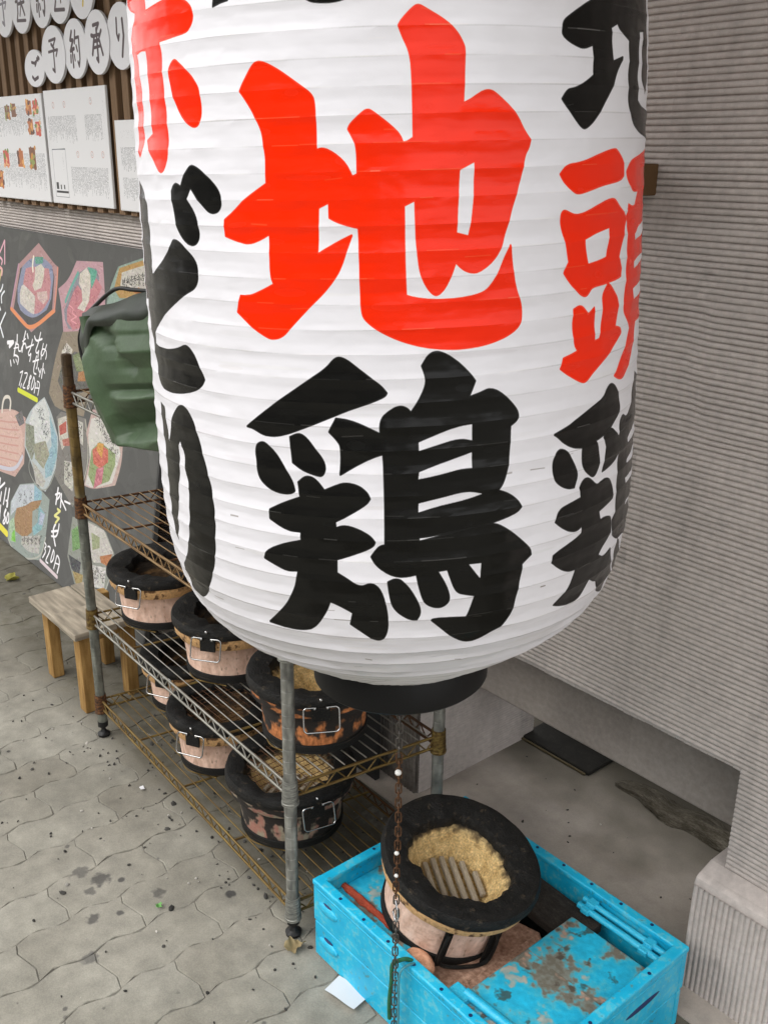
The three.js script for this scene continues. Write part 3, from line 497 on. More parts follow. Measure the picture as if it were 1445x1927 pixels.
// ---------------------------------------------------------------- the paper lantern
const LX = -0.9822, LZ = -0.875;
{
  const GLYPHS = [
['R',[-280,1574,-264,1575,-226,1557,-182,1529,-158,1514,-151,1498,-151,1412,-138,1416,-120,1409,-101,1396,-87,1381,-78,1362,-67,1366,-67,1418,-74,1433,-84,1449,-80,1457,-57,1475,-43,1484,-27,1474,2,1453,20,1437,26,1422,34,1422,48,1430,48,1552,42,1585,31,1605,22,1626,29,1636,52,1656,63,1660,79,1652,116,1633,141,1612,152,1594,156,1584,151,1489,171,1497,190,1509,208,1513,223,1506,251,1486,275,1461,286,1442,303,1421,301,1408,290,1394,279,1351,262,1308,241,1244,235,1224,220,1200,199,1183,174,1172,149,1179,132,1196,127,1182,117,1160,107,1143,92,1131,80,1137,66,1156,57,1180,53,1212,50,1251,49,1317,26,1307,25,1199,27,1133,42,1128,80,1122,129,1122,164,1125,197,1133,215,1151,231,1175,241,1197,255,1222,258,1198,262,1166,272,1124,285,1098,284,1072,273,1054,242,1038,200,1027,148,1022,99,1024,50,1032,2,1048,-35,1068,-59,1086,-66,1100,-67,1139,-67,1232,-68,1267,-91,1272,-115,1280,-128,1287,-128,1316,-151,1306,-156,1216,-121,1235,-83,1252,-93,1228,-103,1201,-116,1175,-144,1143,-181,1111,-219,1075,-242,1051,-265,1044,-287,1049,-321,1069,-357,1096,-345,1130,-320,1130,-293,1140,-258,1156,-265,1176,-264,1223,-264,1256,-292,1243,-316,1236,-346,1241,-380,1251,-380,1282,-354,1298,-316,1325,-266,1352,-264,1398,-268,1432,-273,1457,-291,1487,-311,1514,-320,1525,-313,1539,-294,1563]],
['W',[143,1369,173,1382,171,1324,167,1282,159,1247,136,1253,139,1304]],
['K',[-382,1680,-363,1685,-343,1688,-381,1695]],
['K',[-164,1679,-152,1673,-129,1670,-101,1671,-82,1675]],
['K',[-350,848,-279,900,-232,931,-177,967,-146,987,-130,1006,-117,1011,-100,1004,-76,985,-48,964,-29,949,-18,935,-22,929,-49,918,-99,901,-150,880,-204,858,-243,842,-277,834,-307,834,-334,847]],
['K',[-324,812,-308,818,-294,812,-274,791,-253,762,-238,735,-233,714,-242,707,-268,705,-295,713,-315,726,-327,741,-327,772,-331,793]],
['K',[-238,835,-216,845,-199,836,-179,811,-162,787,-157,769,-163,755,-174,752,-198,759,-219,768,-235,779,-236,808]],
['K',[-146,851,-130,880,-100,877,-60,862,-34,847,-26,847,-22,805,-30,805,-57,795,-93,777,-124,758,-119,819,-129,834]],
['K',[-33,879,-15,896,7,908,24,903,33,892,53,921,66,949,66,968,58,990,72,1013,89,1019,108,1013,138,993,163,967,174,952,168,936,159,918,184,925,210,934,237,920,266,892,279,873,277,858,260,847,257,810,255,759,245,724,229,705,257,693,281,673,289,658,279,647,235,635,174,627,121,622,69,616,46,614,45,604,95,614,147,622,191,628,221,630,253,611,290,579,317,551,321,536,296,518,295,496,287,438,278,383,258,357,231,346,203,328,172,326,148,335,110,367,75,403,78,407,119,406,159,402,167,417,178,459,155,465,136,471,125,488,111,532,87,530,106,496,117,463,112,446,96,436,75,440,56,454,45,495,40,525,12,520,-9,522,-29,531,-49,548,-61,570,-43,595,-29,598,-27,703,-28,805,-34,847]],
['W',[49,827,97,845,137,857,167,859,167,825,140,832,97,823,49,810]],
['W',[49,762,96,778,167,797,167,764,140,764,96,755,47,747]],
['W',[47,691,96,701,155,712,190,702,147,691,96,685,46,672]],
['W',[162,538,190,538,188,502]],
['K',[-25,508,-9,516,7,511,27,484,45,448,49,423,40,408,24,409,0,425,-16,444,-23,480]],
['K',[-224,734,-204,751,-182,745,-162,720,-136,732,-115,739,-84,734,-65,718,-60,705,-68,692,-107,668,-140,650,-139,635,-118,642,-88,634,-62,619,-52,605,-55,595,-84,580,-140,561,-142,527,-119,514,-88,493,-66,506,-48,497,-36,468,-29,426,-29,382,-40,354,-58,349,-84,367,-118,394,-110,426,-139,443,-163,453,-175,424,-211,373,-244,362,-289,361,-342,365,-299,404,-267,442,-247,481,-236,523,-265,519,-294,529,-325,541,-316,562,-270,584,-223,598,-222,620,-250,619,-279,629,-302,642,-300,663,-264,682,-220,700]],
['R',[-867,1758,-641,1729,-643,1696,-594,1701,-543,1707,-503,1708,-474,1700,-451,1688,-443,1675,-445,1662,-455,1651,-471,1640,-577,1634,-569,1615,-571,1565,-564,1520,-559,1474,-557,1444,-564,1413,-580,1388,-598,1376,-618,1382,-646,1405,-664,1419,-681,1442,-639,1454,-639,1508,-642,1570,-647,1623,-673,1626,-717,1621,-707,1589,-692,1542,-691,1495,-705,1447,-724,1418,-761,1409,-774,1419,-747,1465,-744,1545,-750,1608,-775,1654,-725,1683,-719,1703,-784,1717]],
['R',[-539,1583,-518,1596,-499,1585,-463,1564,-439,1540,-432,1522,-431,1493,-436,1473,-449,1464,-467,1466,-488,1478,-511,1496,-524,1521,-535,1539,-543,1563]],
['K',[-521,1347,-507,1366,-487,1383,-475,1390,-455,1384,-422,1366,-396,1344,-386,1326,-387,1311,-397,1299,-414,1295,-430,1299,-451,1317,-483,1346,-500,1323,-475,1295,-464,1273,-461,1248,-471,1233,-488,1228,-511,1234,-540,1255,-552,1287,-562,1338,-554,1349,-538,1354]],
['K',[-805,1356,-751,1338,-718,1309,-718,1265,-716,1196,-711,1143,-735,1096,-867,1081,-832,1205,-822,1312]],
['K',[-569,1238,-534,1231,-490,1204,-475,1180,-474,1159,-491,1137,-523,1126,-581,1099,-635,1072,-691,1042,-726,1017,-747,978,-785,1030,-797,1100,-813,1169,-740,1157,-716,1149,-696,1154,-644,1180,-598,1207,-580,1225]],
['K',[-759,990,-728,981,-661,982,-611,988,-573,998,-544,1008,-524,999,-502,975,-486,950,-480,937,-490,922,-519,907,-585,891,-642,885,-701,886,-724,899,-731,922,-745,964]],
['K',[-736,840,-700,835,-691,797,-680,747,-662,793,-642,831,-595,862,-565,860,-542,836,-525,805,-510,765,-496,725,-486,683,-480,636,-482,585,-490,527,-510,469,-545,413,-593,364,-634,352,-691,361,-697,395,-696,421,-647,458,-617,512,-593,572,-588,615,-578,668,-594,699,-588,745,-610,774,-625,751,-624,717,-633,674,-650,639,-646,612,-673,575,-679,536,-699,491,-710,504,-722,544,-717,589,-717,642,-715,705,-723,754,-729,803]],
['K',[473,1679,438,1662,409,1648,390,1638,385,1622,388,1612,414,1600,444,1592,463,1594,483,1600,487,1542,461,1529,420,1515,403,1515,387,1497,406,1477,437,1452,453,1441,469,1445,489,1457,516,1481,562,1526,608,1581,560,1570,558,1600,552,1635,581,1645,593,1632,642,1616,644,1567,639,1502,650,1473,683,1450,738,1432,867,1421,867,1478,803,1481,739,1485,709,1498,706,1537,705,1587,713,1639,752,1643,734,1588,746,1539,779,1517,817,1543,785,1707,557,1703]],
['R',[385,1355,401,1372,444,1374,501,1387,576,1402,596,1394,620,1375,627,1346,609,1337,536,1331,485,1323,440,1314,420,1322,397,1339]],
['R',[641,1353,661,1374,736,1384,867,1399,867,1321,866,1254,866,1198,676,1213,649,1259,663,1283,696,1274,717,1284,738,1311,691,1310,654,1332]],
['R',[385,1267,389,1280,400,1284,436,1268,504,1286,573,1302,598,1288,640,1260,651,1254,637,1224,607,1173,629,1146,625,1131,597,1127,535,1122,493,1120,484,1110,472,1101,452,1108,426,1129,400,1157,402,1164,414,1178,406,1213,395,1240]],
['W',[467,1220,510,1231,560,1238,556,1209,546,1180,512,1174,478,1171]],
['R',[537,1097,547,1112,557,1121,574,1111,591,1098,610,1081,614,1055,597,1020,625,1014,636,1001,600,978,552,955,511,932,474,911,450,921,419,938,394,954,402,975,426,980,450,986,436,1001,430,1038,432,1077,458,1085,480,1062,504,1074,505,1029,509,999,528,1002,536,1043,540,1072]],
['R',[655,1273,661,1194,660,1120,646,1073,648,1051,674,1024,697,1003,679,973,647,943,623,920,601,907,625,896,658,890,687,904,722,934,752,977,756,1012,866,1012,866,1057,866,1176,867,1262]],
['W',[867,1235,849,1213,723,1202,716,1215,767,1234]],
['W',[867,1161,867,1149,724,1138,722,1153,783,1164]],
['W',[866,1097,867,1073,727,1067,723,1090,773,1096]],
['K',[379,809,397,813,443,825,494,845,553,864,562,879,582,892,606,883,629,863,647,832,644,815,604,785,564,773,525,768,540,744,546,707,535,686,519,681,498,694,477,713,473,738,472,763,441,768,412,784,390,803]],
['K',[381,756,390,768,403,771,422,762,440,738,454,711,460,693,450,672,430,673,402,686,381,706,377,733]],
['K',[561,767,581,780,604,781,632,761,664,735,657,712,622,692,590,686,561,684,572,722,577,742]],
['K',[677,798,711,780,746,799,762,846,792,879,865,850,864,790,864,737,864,683,864,604,852,548,851,487,820,445,819,395,802,422,774,465,706,466,676,478,640,502,634,540,654,553,650,611,650,666,653,709,648,746,651,774,659,792]],
['W',[864,737,864,713,732,714,726,727,785,738]],
['W',[863,675,820,656,727,662,733,671,811,674]],
['W',[864,612,829,603,730,608,727,622,801,619]],
['W',[852,562,853,539,750,543,753,556,854,547]],
['K',[469,666,482,682,498,684,517,672,536,655,556,661,584,663,610,646,625,622,628,599,608,594,556,586,565,560,590,561,622,552,631,534,631,510,599,482,572,465,601,448,624,455,645,459,677,411,755,338,734,329,714,310,664,326,621,350,604,384,581,389,551,407,542,378,518,361,476,359,439,367,417,375,436,389,462,413,470,435,474,459,449,460,422,472,386,500,389,516,422,528,461,537,485,548,485,568,469,561,443,564,414,581,389,601,399,626,437,634,476,640]],
['K',[706,463,750,433,802,380,786,348,787,341,732,373,703,418,697,448]]
  ];
  const l = thing('paper_lantern', 'huge white ribbed lantern with red and black brush characters', 'lantern', [LX, 0.75, LZ]);
  l.quaternion.setFromRotationMatrix(new THREE.Matrix4().makeBasis(V(0.648, 0.036, -0.7607).normalize(), V(-0.0234, 0.99935, 0.0274), V(0.761, 0, 0.649)));
  const prof = [[.10, .803], [.13, .813], [.150, .825], [.174, .84], [.203, .86], [.231, .88], [.257, .90], [.277, .92], [.291, .94], [.302, .96], [.311, .99], [.318, 1.03], [.321, 1.1], [.319, 1.25], [.315, 1.4], [.310, 1.55], [.303, 1.7], [.29, 1.9], [.27, 2.02], [.24, 2.09], [.19, 2.14], [.14, 2.16]];
  const curve = new THREE.CatmullRomCurve3(prof.map(([r, y]) => V(r, y, 0)), false, 'catmullrom', 0.5), S = curve.getLength(), step = 0.0255, rings = Math.round(S / step), R5 = 6;
  const pts = curve.getSpacedPoints(rings * R5);
  const tx = canvasTex(2048, 2048, (g, w, h) => {
    g.fillStyle = '#dddce1'; g.fillRect(0, 0, w, h);
    for (let i = 0; i < 160; i++) { const y = h - Math.pow(rnd(), 2.2) * 900, a = rr(0.015, 0.05); g.fillStyle = `rgba(120,110,90,${a})`; g.beginPath(); g.ellipse(rnd() * w, y, rr(30, 160), rr(2, 6), 0, 0, 7); g.fill(); }
    g.fillStyle = 'rgba(140,138,120,0.22)'; g.fillRect(0, h * 0.93, w, h);
    g.fillStyle = 'rgba(150,150,150,0.10)'; g.fillRect(0, h * 0.87, w, h);
    for (let i = 0; i < 46; i++) { const y = h * (1 - rr(0.05, 0.34)), x = w * (0.2 + 0.65 * rnd()); g.strokeStyle = `rgba(60,50,36,${rr(0.25, 0.65)})`; g.lineWidth = rr(1, 3); g.beginPath(); g.moveTo(x, y); g.lineTo(x + rr(8, 46), y + rr(-2, 3)); g.stroke(); }
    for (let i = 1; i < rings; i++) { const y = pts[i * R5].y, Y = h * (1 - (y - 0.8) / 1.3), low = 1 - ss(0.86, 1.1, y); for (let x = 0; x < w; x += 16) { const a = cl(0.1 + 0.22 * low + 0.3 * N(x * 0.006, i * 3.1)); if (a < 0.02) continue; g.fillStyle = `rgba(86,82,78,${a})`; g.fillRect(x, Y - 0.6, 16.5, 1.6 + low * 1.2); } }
    g.lineJoin = 'round';
    for (const [c, p] of GLYPHS) {
      outline(g, p.map((q, i) => i % 2 ? 2048 * (1 - q / 2600) : q + 1024));
      const col = { R: '#f02800', K: '#0c0c0b', W: '#dddce1' }[c]; g.fillStyle = g.strokeStyle = col; g.lineWidth = c === 'W' ? 1 : 4; g.fill(); g.stroke();
    }
    for (let i = 1; i < rings; i++) { const Y = h * (1 - (pts[i * R5].y - 0.8) / 1.3); for (let q = 0; q < 9; q++) { g.fillStyle = `rgba(226,222,218,${rr(0.08, 0.3)})`; g.fillRect(rnd() * w, Y - rr(0.5, 2), rr(12, 110), rr(0.8, 1.8)); } }
    for (let i = 0; i < 60; i++) { const y = h * (1 - rr(0.08, 0.8)), x = w * rnd(); g.strokeStyle = 'rgba(235,230,225,0.16)'; g.lineWidth = rr(1, 2.2); g.beginPath(); g.moveTo(x, y); g.lineTo(x + rr(10, 60), y + rr(-3, 3)); g.stroke(); }
  });
  tx.wrapS = THREE.RepeatWrapping; tx.wrapT = THREE.ClampToEdgeWrapping;
  const wear = canvasTex(1024, 1024, (g, w, h) => {          // roughness: the lettering is glossy film, the white skin duller
    g.fillStyle = 'rgb(0,128,0)'; g.fillRect(0, 0, w, h);
    for (const [c, p] of GLYPHS) { outline(g, p.map((q, i) => i % 2 ? 1024 * (1 - q / 2600) : (q + 1024) / 2)); g.fillStyle = c === 'W' ? 'rgb(0,128,0)' : 'rgb(0,52,0)'; g.fill(); }
    for (let i = 0; i < 700; i++) { g.fillStyle = `rgba(0,${rr(110, 150) | 0},0,${rr(0.1, 0.5)})`; g.beginPath(); g.ellipse(rnd() * w, rnd() * h, rr(3, 26), rr(1, 4), 0, 0, 7); g.fill(); }
  });
  wear.colorSpace = THREE.NoColorSpace; wear.wrapS = THREE.RepeatWrapping;
  const wrinkle = tex(512, 1024, (u, v) => { const n = 128 + 110 * fbm(u * 10, v * 44, 3, 4) + 60 * fbm(u * 40 + v * 20, v * 60, 8, 2); return [n, n, n]; }, false);
  const vinyl = new THREE.MeshPhysicalMaterial({ map: tx, roughness: 1, roughnessMap: wear, bumpMap: wrinkle, bumpScale: 0.0016, specularIntensity: 0.5, clearcoat: 0 });
  const body = grid(220, rings * R5, (u, v) => {
    const k = Math.round(v * rings * R5), f = (k % R5) / R5, id = Math.floor(k / R5), p = pts[k], a = pts[Math.max(0, k - 1)], b = pts[Math.min(pts.length - 1, k + 1)], th = (u * 2 - 1) * Math.PI;
    let nx = b.y - a.y, ny = -(b.x - a.x); const q = Math.hypot(nx, ny); nx /= q; ny /= q;
    const low = 1 - ss(0.86, 1.02, p.y);                     // the folds lie closer and rougher near the bottom
    let d = -(0.0012 + 0.0030 * low) * 4 * f * (1 - f) * (0.9 + 0.8 * N(th * 2.2, id * 0.9));
    d += 0.0016 * (0.5 + low) * N(th * 11, p.y * 46, 2) * Math.sin(Math.PI * f) + 0.0035 * fbm(th * 1.6, p.y * 3.2, 5, 2) * ss(0.8, 0.95, p.y);
    d += 0.0007 * N(th * 20 + p.y * 9, p.y * 26, 4);
    const sag = 0.0012 * N(th * 5, id * 1.7, 9) * (0.6 + low);
    return [Math.sin(th) * (p.x + nx * d), p.y - 0.75 + ny * d + sag, Math.cos(th) * (p.x + nx * d)];
  }, (u, v, q) => [u * 2 - 0.5, (q[1] + 0.75 - 0.8) / 1.3]);
  part('shade', toCreasedNormals(body, 0.2), vinyl, l);
  const ringm = new THREE.MeshPhysicalMaterial({ specularIntensity: 0.35, color: new THREE.Color().setRGB(0.009, 0.009, 0.009), roughness: 0.5 });
  part('bottom_ring', turned([[0.001, 0.022], [0.118, 0.022], [0.122, 0.014], [0.127, 0.014], [0.131, 0.018], [0.1315, 0.062], [0.128, 0.067], [0.1, 0.067]], 72), ringm, l);
  part('top_ring', turned([[0.13, 1.40], [0.15, 1.40], [0.15, 1.46], [0.13, 1.46], [0.001, 1.46]], 48), ringm, l);
  part('hanger', [rod([0, 1.46, 0], [0.025, 1.875, -0.02], 0.006, 8)], M.iron, l);
}
// the chain under it
{
  const c = thing('pull_chain', 'thin rusty chain hanging from the lantern in front of the blue crate', 'chain', [LX, 0, LZ]);
  const link = (() => { const a = 0.0056, w = 0.0046, p = []; for (let i = 0; i < 12; i++) { const t = i / 12 * Math.PI * 2; p.push([Math.cos(t) * w, Math.sin(t) * w + (Math.sin(t) > 0 ? a : -a), 0]); } return tube(p, 0.0014, 22, 5, true); })();
  const rm = std({ map: M.rust.map, metalness: 0.4, roughness: 0.6 }), sm = std({ color: new THREE.Color().setRGB(0.13, 0.12, 0.11), metalness: 0.8, roughness: 0.4 });
  for (let i = 0; i < 54; i++) { const y = 0.772 - i * 0.0138; const m = part('link', link, y > 0.34 && y < 0.62 ? rm : sm, c); m.position.set(0.0016 * N(i * 0.3, 2), y, 0.0016 * N(i * 0.3, 7)); m.rotation.y = (i & 1) * Math.PI / 2 + 0.75; m.rotation.z = 0.06 * N(i * 0.9, 4); }
  part('hook', tube([[0.004, 0.335, 0.006], [0.012, 0.318, 0.008], [0.012, 0.3, 0.008], [0.004, 0.296, 0.006], [-0.004, 0.306, 0.004]], 0.0017, 24, 6), M.chrome, c);
  for (const [y, r] of [[0.585, 0.0055], [0.43, 0.004], [0.385, 0.0035]]) part('bead', new THREE.SphereGeometry(r, 12, 8).scale(1, 0.85, 1).translate(0.004, y, 0.005), std({ color: new THREE.Color().setRGB(0.7, 0.7, 0.68), roughness: 0.5 }), c);
  const g = thing('hanging_rope', 'frayed green rope hanging over the crate edge beside the chain', 'rope', [LX, 0, LZ]);
  const gm = std({ map: speck([30, 92, 58], 40, 12, 50, 60), roughness: 0.9 });
  part('strand', [tube([[0.006, 0.176, -0.04], [0.0, 0.187, -0.026], [-0.005, 0.1885, -0.012], [-0.008, 0.184, -0.001], [-0.0085, 0.15, 0.0], [-0.011, 0.1, 0.002], [-0.012, 0.06, 0]], 0.0038, 40, 7)], gm, g);
  part('strand', [tube([[0.012, 0.178, -0.04], [0.012, 0.1865, -0.02], [0.011, 0.178, -0.001], [0.0115, 0.12, 0.001], [0.011, 0.05, 0.0], [0.011, 0.01, 0]], 0.0022, 40, 6)], std({ map: speck([66, 128, 140], 40, 12, 50, 60), roughness: 0.9 }), g);
}

// ---------------------------------------------------------------- the wire rack
const PA = [-2.243, -0.918], PB = [-1.319, -0.896], PD = [-1.266, -1.237], PE = [-2.19, -1.259];
const SHELVES = [[0.112, 0.080], [0.366, 0.358], [0.674, 0.672], [0.957, 0.955]];
{
  const r = thing('wire_rack', 'four-tier rusty wire rack holding clay grills and a green bag', 'rack');
  const postTex = (fn) => std({ map: tex(32, 512, (u, v) => { const h = v * 1.04, n = fbm(u * 5, v * 22, 3), c = fn(h); const s = 1 + n * 0.7; return [c[0] * s, c[1] * s, c[2] * s]; }), metalness: 0.35, roughness: 0.55 });
  const grey = postTex(() => [122, 122, 116]);
  const rusty = postTex((h) => h > 0.93 ? [74, 58, 40] : mix3([104, 106, 98], [112, 92, 52], ss(0.62, 0.7, h)));
  const postGeo = (() => { const p = []; for (let i = 0; i <= 40; i++) { const y = 0.045 + i * 0.025; if (i) { p.push([0.0125, y - 0.0012], [0.0117, y - 0.0005], [0.0117, y + 0.0005], [0.0125, y + 0.0012]); } else p.push([0.0125, y]); } p.push([0.0105, 1.048], [0.0001, 1.049]); return turned(p, 18); })();
  const foot = turned([[0.0001, 0.002], [0.016, 0.002], [0.017, 0.008], [0.009, 0.014], [0.006, 0.02], [0.006, 0.03], [0.0135, 0.031], [0.0135, 0.046], [0.001, 0.046]], 16);
  const collar = turned([[0.0128, 0.022], [0.0148, 0.022], [0.0165, -0.018], [0.0165, -0.026], [0.0175, -0.027], [0.0175, -0.032], [0.0128, -0.032]], 18);
  [[PA, rusty], [PB, grey], [PD, grey], [PE, grey]].forEach(([p, m], i) => {
    const po = part('post', postGeo, m, r); po.position.set(p[0], 0, p[1]); po.rotation.y = i;
    const f = part('levelling_foot', foot, M.blackplastic, po); f.position.y = 0;
    SHELVES.forEach(([ha, hb], k) => { const c = part('collar', collar, i === 0 ? (k === 1 ? M.brass : M.rust) : i === 2 ? M.brass : grey, po); c.position.y = (i === 0 || i === 3 ? ha : hb) - 0.006; });
  });
  const mats = [[M.brass, M.brass, M.brass], [M.zinc, M.brass, M.zinc], [M.worn, M.rust, M.worn], [M.zinc, M.rust, M.rust]];
  SHELVES.forEach(([ha, hb], k) => {
    const s = new THREE.Group(); s.name = 'shelf'; r.add(s);
    const c = [[PA[0], ha, PA[1]], [PB[0], hb, PB[1]], [PD[0], hb, PD[1]], [PE[0], ha, PE[1]]];
    const lerp = (a, b, t, dy = 0) => [mix(a[0], b[0], t), mix(a[1], b[1], t) + dy, mix(a[2], b[2], t)];
    const truss = (a, b, n, mat) => {
      const g = [rod(lerp(a, b, 0.006), lerp(a, b, 0.994), 0.0032), rod(lerp(a, b, 0.012, -0.026), lerp(a, b, 0.988, -0.026), 0.0032)];
      for (let i = 0; i < n; i++) g.push(rod(lerp(a, b, mix(0.02, 0.98, i / n), i & 1 ? -0.026 : 0), lerp(a, b, mix(0.02, 0.98, (i + 1) / n), i & 1 ? 0 : -0.026), 0.0017, 5));
      part('edge_truss', g, mat, s);
    };
    truss(c[0], c[1], 44, mats[k][0]); truss(c[1], c[2], 14, mats[k][1]); truss(c[3], c[2], 44, M.rust); truss(c[0], c[3], 14, k === 0 ? M.brass : k === 1 ? M.brass : M.rust);
    const wires = []; for (let i = 1; i < 14; i++) wires.push(rod(lerp(lerp(c[0], c[3], i / 14), lerp(c[1], c[2], i / 14), 0.004, 0.0035), lerp(lerp(c[0], c[3], i / 14), lerp(c[1], c[2], i / 14), 0.996, 0.0035), 0.0016, 5));
    const wm = part('wire_deck', wires, k === 0 ? M.brass : k === 1 ? M.zinc : M.worn, s); wm.userData.kind = 'stuff';
    for (const t of [0.25, 0.5, 0.75]) part('cross_brace', rod(lerp(c[0], c[1], t, -0.0015), lerp(c[3], c[2], t, -0.0015), 0.003), k === 1 || k === 0 ? M.brass : M.rust, s);
  });
}

// ---------------------------------------------------------------- clay charcoal grills
const clayTex = (soot, pale) => tex(1024, 256, (u, v) => {
  const n = fbm(u * 22, v * 5, soot * 7), m = fbm(u * 60, v * 16, 4, 3), top = soot * ss(0.45, 1.0, v + n * 0.5) * 0.55;
  let c = mix3([238, 206, 188], [226, 186, 164], cl(0.5 + n * 1.2));
  if (soot > 0.8) { const bl = ss(-0.12, 0.06, fbm(u * 9, v * 3.4, 21) + 0.035); c = mix3(pale ? mix3([168, 158, 136], [176, 124, 108], cl(0.5 + n * 3)) : mix3([214, 136, 82], [150, 92, 52], cl(0.5 + m * 2)), [36, 30, 26], pale ? cl(bl + 0.25 * (m + 0.5)) : bl); }
  else { c = mix3(c, [70, 52, 40], cl(top + (rnd() < 0.0012 * soot * 3 ? 0.8 : 0))); const d = ss(0.22, 0.36, fbm(u * 30, v * 9, 33)); c = mix3(c, [92, 70, 54], d * soot); }
  const s = 1 + m * 0.1 + (rnd() - 0.5) * 0.05; return [c[0] * s, c[1] * s, c[2] * s];
});
const bowlTex = tex(512, 256, (u, v) => { const n = fbm(u * 34, v * 7, 2), m = fbm(u * 150, v * 30, 5, 3); let c = mix3([226, 198, 142], [188, 156, 102], cl(0.5 + n * 1.6)); c = mix3(c, [44, 38, 30], ss(0.80, 0.97, v + n * 0.16)); const s = 1 + m * 0.45; return [c[0] * s, c[1] * s, c[2] * s]; });
const bowlDark = tex(512, 256, (u, v) => { const n = fbm(u * 10, v * 6, 12), m = fbm(u * 60, v * 30, 5, 3); let c = mix3([128, 98, 64], [50, 42, 34], ss(0.35, 0.85, v * 0.9 + n * 0.9)); const s = 1 + m * 0.5; return [c[0] * s, c[1] * s, c[2] * s]; });
const KM = { bowl: std({ map: bowlTex, roughness: 1, bumpMap: bumpNoise, bumpScale: 0.006 }), bowlDark: std({ map: bowlDark, roughness: 1, bumpMap: bumpNoise, bumpScale: 0.006 }), ash: std({ map: speck([160, 148, 130], 60, 10, 50, 40), roughness: 1 }), tan: std({ map: tex(512, 64, (u, v) => { const n = fbm(u * 26, v * 4, 8), m = fbm(u * 70, v * 14, 3, 3); const c = mix3([222, 178, 124], [80, 54, 32], cl(ss(0.05, 0.3, n) * 0.8 + 0.12 + m * 0.4)); return c; }), roughness: 0.85 }), steel: std({ color: new THREE.Color().setRGB(0.46, 0.46, 0.46), metalness: 1, roughness: 0.26 }) };
